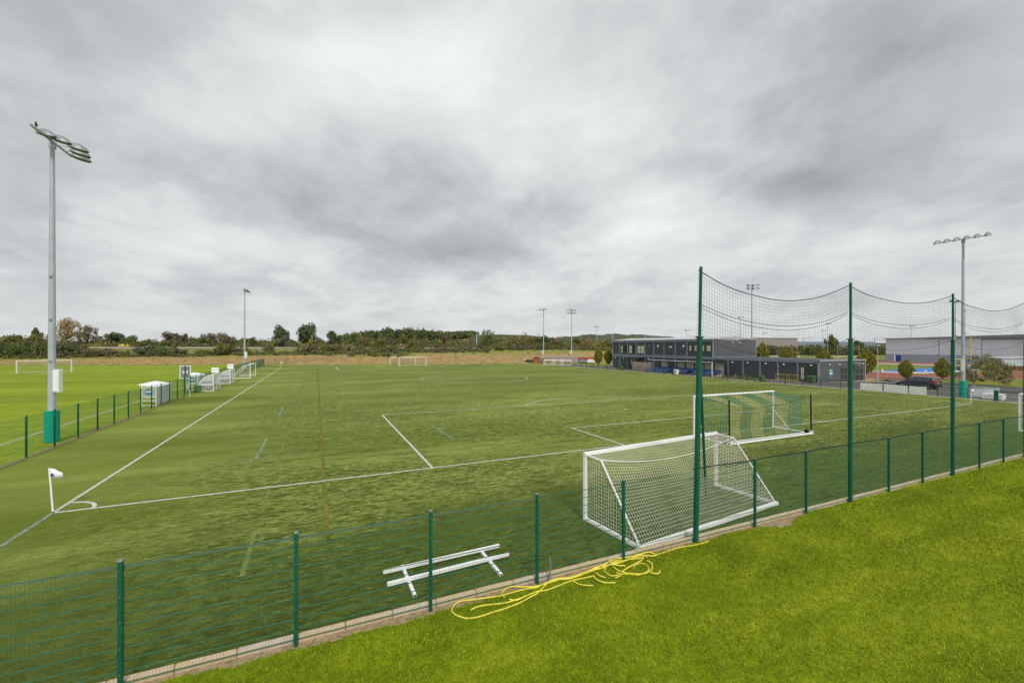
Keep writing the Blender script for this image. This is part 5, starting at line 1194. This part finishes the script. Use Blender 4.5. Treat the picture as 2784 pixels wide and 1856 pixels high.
# railway: ballast bed, rails, masts and a yellow machine
RDd = lambda r: np.interp(r, FOOT[:, 0], FOOT[:, 1]) + 40
def railway():
    rs = np.linspace(-260, 62, 60); mb = MB(); v = []; f = []
    rt = [MB(), MB()]
    base = thing('railway_track', 'railway track on a pale ballast bed running behind the dry bank', 'railway')
    pts = []
    for r_ in rs:
        d_ = float(RDd(r_)); pts.append((r_, d_))
    for r_, d_ in pts:
        for off, z in ((-3.2, 4.3), (-1.9, 5.0), (3.0, 5.0), (4.0, 4.3)):
            dd = d_ + off; v.append((XC + CR.x * r_ + CF.x * dd, YC + CR.y * r_ + CF.y * dd, z))
    for i in range(len(pts) - 1):
        for k in range(3): f.append((4 * i + k, 4 * i + k + 1, 4 * i + 5 + k, 4 * i + 4 + k))
    mb.add(v, f); mb.build('ballast_bed', M['rock'], base)
    for off in (-1.3, .15):
        b = MB(); b.tube([(XC + CR.x * r_ + CF.x * (d_ + off), YC + CR.y * r_ + CF.y * (d_ + off), 5.13) for r_, d_ in pts], .11, 4); b.build('rail', M['rail'], base)
railway()
t = thing('track_machine', 'small yellow trolley standing on the railway', 'trolley', (*away(334, 162), 5.1), -YAW)
b = MB(); b.box(-1.7, -1.3, 0, 1, 0, .85); b.box(1.3, 1.7, 0, 1, 0, .85); b.build('end_frame', M['yellow'], t)
b = MB(); b.box(-1.29, 1.29, .2, .8, .1, .3); b.box(-1.29, 1.29, .3, .5, .7, .82); b.build('deck', M['yellow'], t)
b = MB(); b.box(-.6, -.1, .1, .6, .31, .8); b.build('box', M['white'], t)
def gantry(label, px, d, ztop, arm, z0=3.0):
    x, y = away(px, d); t = thing('overhead_line_mast', label, 'mast', (x, y, z0), -YAW, 'overhead line masts'); h = ztop - z0
    b = MB(); b.bar((0, 0, 0), (0, 0, h), .28); b.build('mast', M['galv'], t)
    b = MB(); b.bar((0, 0, h - .5), (arm, 0, h - .7), .14); b.bar((0, 0, h - 1.6), (arm * .9, 0, h - .75), .1); b.build('cantilever', M['galv_dark'], t)
    b = MB(); b.tube([(arm * .85, 0, h - .7), (arm * .85, 0, h - 1.4)], .1, 8); b.build('insulator', M['wframe'], t)
gantry('pale overhead line mast left of the tall sparse tree', 1296, 172, zat(906, 172), 3.5)
gantry('overhead line mast at the left end of the clubhouse roof', 1666, 215, zat(908, 215), -5, 2)
gantry('overhead line mast above the middle of the clubhouse roof', 1754, 235, zat(907.5, 235), 6, 2)
gantry('overhead line mast beside the tall green net post', 1874, 260, zat(910, 260), 6, 2)
gantry('overhead line mast over the trees beyond the low wing', 2185, 270, zat(915, 270), 6, 2)
gantry('overhead line mast right of the middle net post', 2378, 285, zat(916, 285), 12, 2)

# ------------------------------------------------------------------ vegetation
def leaves(centers, radii, n, size, flat=.5, outward=.55, sq=1.0):
    """leaf-sized quads spread through a set of ellipsoid clumps"""
    C = np.asarray(centers, float); Rr = np.asarray(radii, float); w = (Rr.prod(1)) ** .67; pick = np.random.choice(len(C), n, p=w / w.sum())
    dirs = np.random.normal(size=(n, 3)); dirs /= np.linalg.norm(dirs, axis=1, keepdims=True)
    rad = np.random.rand(n) ** .38; P = C[pick] + dirs * Rr[pick] * rad[:, None]
    nr = dirs * outward + np.random.normal(size=(n, 3)) * .5 + np.array([0, 0, .25]); nr /= np.linalg.norm(nr, axis=1, keepdims=True)
    a = np.cross(nr, np.random.normal(size=(n, 3))); a /= np.linalg.norm(a, axis=1, keepdims=True); b = np.cross(nr, a)
    s = size * np.random.uniform(.6, 1.3, n)[:, None]; a *= s; b *= s * .62
    V = np.stack([P - a, P + b * .8, P + a, P - b * .8], 1).reshape(-1, 3); V[:, 2] = np.maximum(V[:, 2], .01)
    return V
def quads(n): return np.arange(4 * n).reshape(-1, 4)
def crown_mesh(name, kind, n, size, seed):
    np.random.seed(seed); random.seed(seed)
    C, Rr = [], []
    if kind == 'bush':
        for _ in range(13): a = random.uniform(0, 6.28); q = random.uniform(.1, .68); C.append((q * math.cos(a), q * math.sin(a), random.uniform(.12, .68))); s = random.uniform(.22, .40); Rr.append((s, s, s * .8))
    elif kind == 'tree':
        for _ in range(16): a = random.uniform(0, 6.28); q = random.uniform(.05, .68); zz = random.uniform(.25, .86); q *= math.sqrt(max(.1, 1 - ((zz - .5) / .55) ** 2)); C.append((q * math.cos(a), q * math.sin(a), zz)); s = random.uniform(.2, .34); Rr.append((s, s, s * .62))
    elif kind == 'wispy':
        for _ in range(46): a = random.uniform(0, 6.28); q = random.uniform(.05, .8); zz = random.uniform(.1, .95) * (1 - .3 * q); C.append((q * math.cos(a), q * math.sin(a), zz)); s = random.uniform(.08, .22); Rr.append((s, s, s * .9))
    elif kind == 'oval':
        for _k in range(60): zz = .06 + .9 * (_k + random.random()) / 60; rm = math.sin(math.pi * min(1, max(.03, zz)) ** .8) ** .75; a = _k * 2.4; q = max(0, rm - .26) * random.uniform(.75, 1.08); C.append((q * math.cos(a), q * math.sin(a), zz)); s = random.uniform(.26, .36) * (.55 + .45 * rm); Rr.append((s, s, s * .28))
        for zz in (.25, .4, .55, .7, .85): C.append((0, 0, zz)); Rr.append((.5 * math.sin(math.pi * zz), .5 * math.sin(math.pi * zz), .12))
    elif kind == 'weep':
        for _ in range(80):
            a = random.uniform(0, 6.28); q = math.sqrt(random.uniform(.02, .9)); zz = random.uniform(.08, .98) * math.sqrt(max(.12, 1 - q * q * .8)); C.append((q * math.cos(a), q * math.sin(a), zz)); Rr.append((.15, .15, random.uniform(.05, .13)))
    V = leaves(C, Rr, n, size, outward=.5); return npmesh(name, V, quads(n))
BUSH = [crown_mesh('bush', 'bush', 1500, .075, s) for s in (1, 2, 3, 4, 5)]
TREE = [crown_mesh('crown', 'tree', 1900, .062, s) for s in (11, 12, 13, 14)]
WISP = [crown_mesh('crown', 'wispy', 3400, .036, s) for s in (21, 22)]
OVAL = [crown_mesh('crown', 'oval', 4200, .062, s) for s in (31, 32, 33)]
WEEP = crown_mesh('crown', 'weep', 5600, .036, 41)
np.random.seed(99); random.seed(99)
def with_mat(o, m):
    if not o.data.materials: o.data.materials.append(m)
    o.material_slots[0].link = 'OBJECT'; o.material_slots[0].material = m
def limbs(h, r, spread, n=5, seed=0):
    random.seed(seed); mb = MB(); mb.tube([(0, 0, -.3), (.02 * h, 0, h * .25), (0, .01 * h, h * .55)], [r, r * .75, r * .4], 8)
    for k in range(n):
        a = 6.28 * k / n + random.uniform(-.3, .3); z = h * random.uniform(.2, .42); q = spread * random.uniform(.45, .75)
        mb.tube([(0, 0, z), (q * .5 * math.cos(a), q * .5 * math.sin(a), z + h * .15), (q * math.cos(a), q * math.sin(a), z + h * random.uniform(.3, .45))], [r * .45, r * .3, r * .12], 6)
    return mb
def shrub(label, px, d, w, top, base, kind, col, seed=0, group=None):
    """w, top, base in photograph pixels at distance d"""
    x, y = away(px, d); z = float(terr(x, y)); ww = w / F * d / 2; hh = zat(top, d) - z
    if kind == 'bush':
        o = bpy.data.objects.new('bush', BUSH[seed % 5]); COL.objects.link(o); o.location = (x, y, z - .15); o.scale = (ww * 1.2, ww * 1.0, max(1.0, hh * 1.06)); o.rotation_euler = (0, 0, seed * 1.7); with_mat(o, LEAF[col])
        tag(o, label, 'bush', group)
    else:
        t = thing('tree', label, 'tree', (x, y, z), seed * 1.3, group)
        me = (TREE[seed % 4] if kind == 'tree' else WISP[seed % 2]); o = bpy.data.objects.new('crown', me); COL.objects.link(o); o.parent = t; o.scale = (ww * 1.28, ww * 1.2, hh * 1.03); with_mat(o, LEAF[col])
        limbs(hh, .03 * hh, ww, 6, seed).build('trunk', M['trunk'], t, True)
FR, BK = 132, 178
Z4 = lambda x: x * .2126; Z5 = lambda x: 480 + x * .2211; Z4r = lambda x: 700 + x * .29762; Z5r = lambda x: 1380 + x * .2551
T4 = lambda y: 820 + y * .2126; T5 = lambda y: 780 + y * .2211; T4r = lambda y: 850 + y * .29762; T5r = lambda y: 800 + y * .2551
G1, G2 = 'shrubs along the railway', 'trees beyond the railway'
k = 0
for args in [
 ('dark green hedge bush at the left picture edge', Z4(40), FR, 50, T4(505), 'bush', 'dark'), ('dark green hedge bush second from the left picture edge', Z4(200), FR, 46, T4(500), 'bush', 'green'),
 ('dark green hedge bush third from the left picture edge', Z4(350), FR, 46, T4(505), 'bush', 'dark'), ('dark green hedge bush just left of the big floodlight pole', Z4(510), FR, 46, T4(500), 'bush', 'green'),
 ('grey green bush just right of the big floodlight pole', Z4(790), FR, 62, T4(480), 'bush', 'grey'), ('darkest rounded bush right of the big floodlight pole', Z4(1000), FR, 52, T4(535), 'bush', 'dark'),
 ('brownish low bush left of the yellow trolley', Z4(1270), FR, 74, T4(575), 'bush', 'brown'), ('small yellow green bush under the yellow trolley', Z4(1620), FR, 32, T4(612), 'bush', 'olive'),
 ('dark green bush right of the yellow trolley', Z4(1890), FR, 76, T4(552), 'bush', 'dark'), ('green bush beside the dark one right of the trolley', Z4(2110), FR, 44, T4(560), 'bush', 'green'),
 ('reddish low bush left of the second floodlight', Z4(2300), FR, 50, T4(592), 'bush', 'red'), ('olive low bush between reddish bushes left of the second floodlight', Z5(340), FR, 46, T5(755), 'bush', 'olive'),
 ('yellow olive bush in front of the railway left of the second floodlight', Z5(580), FR, 62, T5(672), 'bush', 'olive'), ('small red brown bush touching the second floodlight', Z5(720), FR, 36, T5(728), 'bush', 'red'),
 ('lone brownish bush on the bank right of the second floodlight', Z5(1120), FR + 2, 34, T5(690), 'bush', 'brown'), ('grey brown bush left of the far left net pole, widest', Z5(1650), FR + 4, 56, T5(688), 'bush', 'brown'),
 ('olive bush in the row left of the far net pole', Z5(1820), FR + 4, 48, T5(675), 'bush', 'olive'), ('grey brown bush just left of the far net pole', Z5(1970), FR + 5, 48, T5(688), 'bush', 'brown'),
 ('low green bush just right of the far left net pole', Z4r(930), FR + 8, 50, T4r(292), 'bush', 'grey'), ('low olive bush above the far goals', Z4r(1215), FR + 10, 74, T4r(285), 'bush', 'olive'),
 ('yellow olive bush above the far goals, tallest in front of the wood', Z4r(1425), FR + 12, 38, T4r(222), 'bush', 'olive'), ('low dark bush on the bank right of the far goals', Z4r(1720), FR + 14, 40, T4r(312), 'bush', 'dark'),
 ('low brown bush left of the pale overhead line mast', Z4r(1880), FR + 14, 34, T4r(300), 'bush', 'brown'), ('dark green bush under the tall sparse tree', Z4r(2045), FR + 16, 46, T4r(282), 'bush', 'dark'),
 ('olive bush right of the tall sparse tree', Z4r(2210), FR + 16, 44, T4r(292), 'bush', 'olive'), ('dark red bush on the bank left of the far right mast', Z5r(130), FR + 20, 34, T5r(558), 'bush', 'red'),
 ('small olive bush on the bank left of the far right mast', Z5r(30), FR + 18, 32, T5r(535), 'bush', 'green'), ('green bush touching the far right mast', Z5r(330), FR + 26, 48, T5r(500), 'bush', 'green'),
 ('red brown bush just right of the far right mast', Z5r(430), FR + 28, 36, T5r(530), 'bush', 'red')]:
    shrub(args[0], args[1], args[2], args[3], args[4], 0, args[5], args[6], k, G1); k += 1
for args in [
 ('dark rounded tree top above the hedge left of the big pole', Z4(465), BK + 30, 26, T4(318), 'tree', 'dark'), ('olive tree above the hedge at the left edge', Z4(150), BK, 66, T4(410), 'bush', 'olive'), ('olive shrub above the hedge left of the big pole', Z4(430), BK, 56, T4(395), 'bush', 'olive'),
 ('tall sandy brown willow right of the big floodlight pole', Z4(860), BK, 84, T4(240), 'wispy', 'tan'), ('sparse brown tree right of the tall willow', Z4(1120), BK, 52, T4(305), 'wispy', 'brown'),
 ('dark green spreading tree left of the yellow trolley', Z4(1430), BK + 4, 82, T4(405), 'tree', 'dark'), ('green spreading tree behind the yellow trolley', Z4(1690), BK + 4, 52, T4(438), 'tree', 'green'), ('round olive bush above the yellow trolley', Z4(1690), BK - 2, 40, T4(490), 'bush', 'olive'),
 ('green bush right of the yellow trolley beyond the track', Z4(1900), BK, 40, T4(470), 'bush', 'green'), ('red brown tree between trolley and second floodlight', Z4(2200), BK, 66, T4(400), 'tree', 'red'),
 ('dark reddish tree second left of the second floodlight', Z5(90), BK, 28, T5(580), 'tree', 'red'), ('bright green bush beyond the track left of the second floodlight', Z5(280), BK, 62, T5(600), 'bush', 'green'),
 ('twiggy brown tree beyond the track, left of two', Z5(420), BK + 6, 60, T5(562), 'wispy', 'brown'), ('twiggy brown tree beyond the track, right of two', Z5(570), BK + 6, 54, T5(578), 'wispy', 'brown'), ('reddish shrub just left of the second floodlight top of track', Z5(660), BK, 40, T5(602), 'bush', 'red'),
 ('olive shrub touching the second floodlight', Z5(790), BK, 46, T5(622), 'bush', 'olive'), ('green shrub right of the second floodlight', Z5(910), BK + 2, 44, T5(604), 'bush', 'green'), ('brown shrub left of the twin round trees', Z5(1050), BK, 36, T5(632), 'bush', 'brown'),
 ('round dark tree, left of the two large trees on the skyline', Z5(1262), BK, 56, T5(478), 'tree', 'dark'), ('green bush at the foot of the left skyline tree', Z5(1275), BK - 3, 58, T5(580), 'bush', 'grey'), ('olive shrub between the two skyline trees', Z5(1430), BK, 32, T5(640), 'bush', 'olive'),
 ('largest round dark tree on the skyline', Z5(1610), BK, 70, T5(455), 'tree', 'dark'), ('yellow green bush at the foot of the largest skyline tree', Z5(1660), BK - 4, 30, T5(612), 'bush', 'yellow'), ('brown olive shrub right of the largest skyline tree', Z5(1765), BK - 2, 34, T5(612), 'bush', 'brown'),
 ('dark tree between the largest tree and the wood', Z5(1925), BK, 46, T5(524), 'tree', 'dark'), ('green tree at the left end of the wood', Z5(2125), BK + 2, 48, T5(560), 'tree', 'green'),
 ('dark red bush in front of the wood', Z4r(1035), BK, 42, T4r(232), 'bush', 'red'), ('green bush in front of the wood beside the dark red one', Z4r(1120), BK - 1, 42, T4r(222), 'bush', 'green'), ('red brown tree in front of the wood', Z4r(1205), BK, 38, T4r(215), 'bush', 'red'),
 ('yellow green tree in front of the wood', Z4r(1325), BK, 40, T4r(210), 'tree', 'olive'), ('reddish tree at the right end of the wood', Z4r(1725), BK + 2, 32, T4r(185), 'tree', 'red'), ('small yellow green bush at the right end of the wood', Z4r(1742), BK - 3, 22, T4r(240), 'bush', 'yellow'),
 ('olive bush left of the pale overhead line mast', Z4r(1600), BK, 44, T4r(238), 'bush', 'olive'), ('brownish bush beside the pale overhead line mast', Z4r(1950), BK, 40, T4r(248), 'bush', 'brown'), ('tall sparse tree right of the pale overhead line mast', Z4r(2105), BK, 38, T4r(148), 'wispy', 'green'), ('green bush right of the tall sparse tree', Z4r(2215), BK, 36, T4r(228), 'bush', 'green'),
 ('olive tree left of the far right mast', Z5r(70), BK + 4, 32, T5r(438), 'tree', 'olive'), ('olive yellow tree just left of the far right mast', Z5r(215), BK + 4, 42, T5r(452), 'tree', 'olive'), ('dark green tree behind the far right mast', Z5r(370), BK + 4, 46, T5r(440), 'tree', 'dark'),
 ('russet shrub between the two far right masts', Z5r(530), BK + 6, 36, T5r(478), 'bush', 'red'), ('green yellow tree right of the second far right mast', Z5r(740), BK + 8, 30, T5r(448), 'tree', 'olive'), ('russet brown tree behind the oval trees', Z5r(860), BK + 10, 46, T5r(478), 'wispy', 'tan'), ('green tree left of the clubhouse roof', Z5r(1045), BK + 10, 38, T5r(500), 'tree', 'olive'), ('yellowish tree at the corner of the clubhouse roof', Z5r(1260), 240, 40, T5r(460), 'tree', 'yellow')]:
    shrub(args[0], args[1], args[2], args[3], args[4], 0, args[5], args[6], k, G2); k += 1
# undergrowth thickets and the far wood: masses nobody could count
def thicket(name, label, spots, cols, per, lsize):
    by = {}
    for (x, y, z, w, h, c) in spots:
        C = [(x + random.uniform(-.5, .5) * w, y + random.uniform(-.5, .5) * w, z + random.uniform(.15, .65) * h) for _ in range(5)]
        by.setdefault(c, []).append(leaves(C, [(w * .42, w * .42, h * .34)] * 5, per, lsize))
    keys = list(by); V = np.concatenate([np.concatenate(by[c]) for c in keys]); n = len(V) // 4; me = npmesh(name, V, quads(n))
    idx = np.concatenate([np.full(sum(len(a) for a in by[c]) // 4, i) for i, c in enumerate(keys)]).astype(np.int32)
    for c in keys: me.materials.append(LEAF[c])
    me.polygons.foreach_set('material_index', idx); o = obj(name, me, kind='stuff', label=label); return o
sp = []
for px in np.arange(-120, 1700, 9):
    r0 = (px - 1392) / F
    for d, hmin, hmax in ((131, .7, 1.9), (139, .8, 1.8)) if px < 1330 else ((148, .7, 1.8), (156, .8, 2.2)):
        op = (230 < px < 375) or (475 < px < 590) or (670 < px < 815) or (1150 < px < 1180)
        if op and d in (139, 156): continue
        if not op and d in (139, 156): hmin, hmax = 1.6, 3.0
        dd = d + random.uniform(-2, 3) + (8 if px > 1100 else 0); x, y = away(px + random.uniform(-4, 4), dd)
        sp.append((x, y, float(terr(x, y)), random.uniform(1.2, 2.6), random.uniform(hmin, hmax), random.choice(['olive', 'brown', 'grey', 'green', 'red', 'olive', 'brown'])))
thicket('undergrowth', 'low mixed scrub along the top of the bank', sp, None, 130, .26)
sp = []
for px in np.arange(-150, 1760, 8):
    for d, hm in ((176, 3.0), (190, 4.2), (206, 5.2)):
        dd = d + random.uniform(-4, 5) + max(0, (px - 1380) * .08); x, y = away(px + random.uniform(-4, 4), dd); h = hm * random.uniform(.35, 1.15) * (1 + .35 * math.sin(px * .021) * math.sin(px * .0073 + 1))
        if 1000 < px: h *= 1.2
        sp.append((x, y, float(terr(x, y)), random.uniform(2, 5), h, random.choice(['olive', 'brown', 'grey', 'green', 'dark', 'red', 'olive', 'green', 'tan', 'yellow'])))
thicket('woodland_belt', 'mixed belt of scrub beyond the railway', sp, None, 130, .38)
sp = []
for _ in range(420):
    px = random.uniform(960, 1290); d = random.uniform(285, 350); t_ = (px - 960) / 330; top = float(np.interp(px, [960, 975, 1040, 1100, 1150, 1200, 1250, 1290], [908, 899, 893.5, 892, 895, 899, 908, 920]))
    x, y = away(px, d); z = float(terr(x, y)); zt = zat(top, 318) * random.uniform(.9, 1.03); h = max(4, min(13, zt - z))
    sp.append((x, y, max(z, zt - 13), random.uniform(4, 6.5), h, random.choice(['dark', 'dark', 'green', 'green', 'dark', 'olive'])))
thicket('wood', 'dense dark green wood on the low hill behind the railway', sp, None, 190, .75)
sp = []
for _ in range(330):
    px = random.uniform(2040, 2800); d = random.uniform(255, 310); x, y = away(px, d)
    sp.append((x, y, 0, random.uniform(4, 6.5), random.uniform(5, 8.2), random.choice(['olive', 'brown', 'green', 'dark', 'grey', 'olive'])))
thicket('woodland_belt', 'belt of olive trees beyond the clubhouse and small pitches', sp, None, 150, .6)
x, y = away(2255, 240); shrub('tall olive tree above the low wing of the clubhouse', 2258, 240, 40, 909, 0, 'tree', 'olive', 3); shrub('dark tree on the skyline right of the middle net post', 2335, 300, 34, 920, 0, 'tree', 'dark', 5)
# planted oval trees
def oval(label, x, y, h, w, kind=0, m='hornbeam', clear=.12, group='planted oval trees'):
    t = thing('oval_tree', label, 'tree', (x, y, 0), kind * 2.1, group); o = bpy.data.objects.new('crown', OVAL[kind % 3]); COL.objects.link(o); o.parent = t
    o.location = (0, 0, h * clear); o.scale = (w / 2 * 1.02, w / 2 * 1.02, h * (1 - clear) * .98); with_mat(o, LEAF[m])
    mb = MB(); mb.tube([(0, 0, -.1), (.01, 0, h * .3), (0, 0, h * .7)], [.09, .07, .03], 8); mb.build('trunk', M['trunk'], t, True)
oval('oval clipped tree left of the clubhouse, left of the pair', 80.4, 80.4, 5.4, 2.7, 0); oval('oval clipped tree left of the clubhouse, right of the pair', 79.9, 75.2, 5.4, 2.6, 1)
oval('oval tree behind the parked car bonnet', 99.4, 19.1, 3.5, 2.3, 2, clear=.06); oval('oval tree behind the parked car boot', 105.2, 16.6, 3.75, 2.5, 0, clear=.06)
for px, d, top, w, lab, kk in ((2073, 96, 927, 36, 'bushy tree behind the clubhouse, touching the upper block', 1), (2144, 98, 938, 48, 'bushy tree behind the low wing, second from the upper block', 2), (2240, 92, 945, 44, 'bushy tree behind the low wing, left of the middle net post', 0), (2356, 88, 944, 50, 'bushy tree at the far end of the low wing', 1)):
    x, y = away(px, d); oval(lab, x, y, zat(top, d), w / F * d, kk, clear=.03, group='bushy trees behind the clubhouse')
def birch():
    x, y = 92.9, 8.7; t = thing('birch_tree', 'drooping birch with pale trunk beside the teal padded floodlight', 'tree', (x, y, 0)); h = 5.0
    o = bpy.data.objects.new('crown', WEEP); COL.objects.link(o); o.parent = t; o.location = (1.2, -.6, .45); o.scale = (2.9, 2.9, 4.4); with_mat(o, LEAF['birch'])
    mb = MB(); mb.tube([(0, 0, -.1), (.03, .02, 1.0), (0, 0, 2.0)], [.11, .09, .07], 8)
    for a, q, z in ((.3, 1.4, 3.2), (2.2, 1.2, 3.4), (4.2, 1.5, 3.1), (5.4, 1.0, 3.8), (-.6, 1.9, 2.9)): mb.tube([(0, 0, 1.9), (q * .4 * math.cos(a), q * .4 * math.sin(a), 2.5), (q * math.cos(a), q * math.sin(a), z)], [.06, .045, .015], 6)
    mb.build('trunk', M['trunk_pale'], t, True)
birch()
# weeds along the clubhouse foot and rank tufts on the bank
sp = []
for _ in range(90):
    yy = random.uniform(24, 38.5); x = random.uniform(72.6, 76.2) if yy > 30 else random.uniform(72.6, 74.2)
    if random.random() < (38.5 - yy) / 18: continue
    sp.append((x, yy, 0, .35, random.uniform(.25, .75), random.choice(['olive', 'yellow', 'tan'])))
thicket('weeds', 'yellow green weeds at the foot of the clubhouse wing', sp, None, 40, .1)
sp = []
for _ in range(900):
    px = random.uniform(-100, 1480); r0 = random.uniform(0, 1); x, y = away(px, 100); r_ = (px - 1392) / F * 125
    d = float(np.interp(r_, FOOT[:, 0], FOOT[:, 1])) + random.uniform(1, 16); x, y = away(px, d)
    sp.append((x, y, float(terr(x, y)) - .1, random.uniform(.5, 1.3), random.uniform(.12, .35), 'straw' if d < np.interp(r_, FOOT[:, 0], FOOT[:, 1]) + 9 else random.choice(['yellow', 'straw', 'yellow'])))
thicket('bank_tufts', 'dry grass tufts over the bank', sp, None, 26, .16)
# distant hills
def hills():
    for px0, px1, d, top, pk in ((1420, 2000, 1500, 908, .42), (1180, 1560, 1900, 914, .5), (-400, 1000, 2300, 931, .5), (1900, 3400, 2400, 930, .5)):
        V = []; n = 60; m = 8; 
        for j in range(m + 1):
            for i in range(n + 1):
                t_ = i / n; px = px0 + (px1 - px0) * t_; e = math.sin(math.pi * t_ ** (math.log(.5) / math.log(pk))) ** .8 if 0 < t_ < 1 else 0
                dd = d + 500 * (j / m - .5); x, y = away(px, d); x += CF.x * (dd - d); y += CF.y * (dd - d)
                zz = (zat(top, d)) * e * math.sin(math.pi * j / m) + (2.2 * math.sin(i * .9 + j) + 1.3 * math.sin(i * 2.7)) * e
                V.append((x, y, max(-2, zz)))
        f = [(j * (n + 1) + i, j * (n + 1) + i + 1, (j + 1) * (n + 1) + i + 1, (j + 1) * (n + 1) + i) for j in range(m) for i in range(n)]
        obj('hill', npmesh('hill', V, f), M['hill'], smooth=True, kind='structure')
hills()
b = MB(); b.ball((0, 0, .09), .07, .13, .07, 8, 6); b.ball((0, .13, .17), .045, .05, .045, 8, 5); b.prism([(-.03, -.1, .08), (.03, -.1, .08), (.035, -.3, .06), (-.035, -.3, .06)], (0, 0, .015)); b.prism([(-.01, .17, .17), (.01, .17, .17), (0, .22, .16)], (0, 0, .012)); b.tube([(0, .02, 0), (0, .02, .05)], .01, 5)
o = tag(b.build('bird', M['rail'], smooth=True), 'small dark bird perched on the near end of the left floodlight arm', 'bird'); o.location = (-5.94, 12.72, 17.55); o.rotation_euler = (0, 0, R(200))
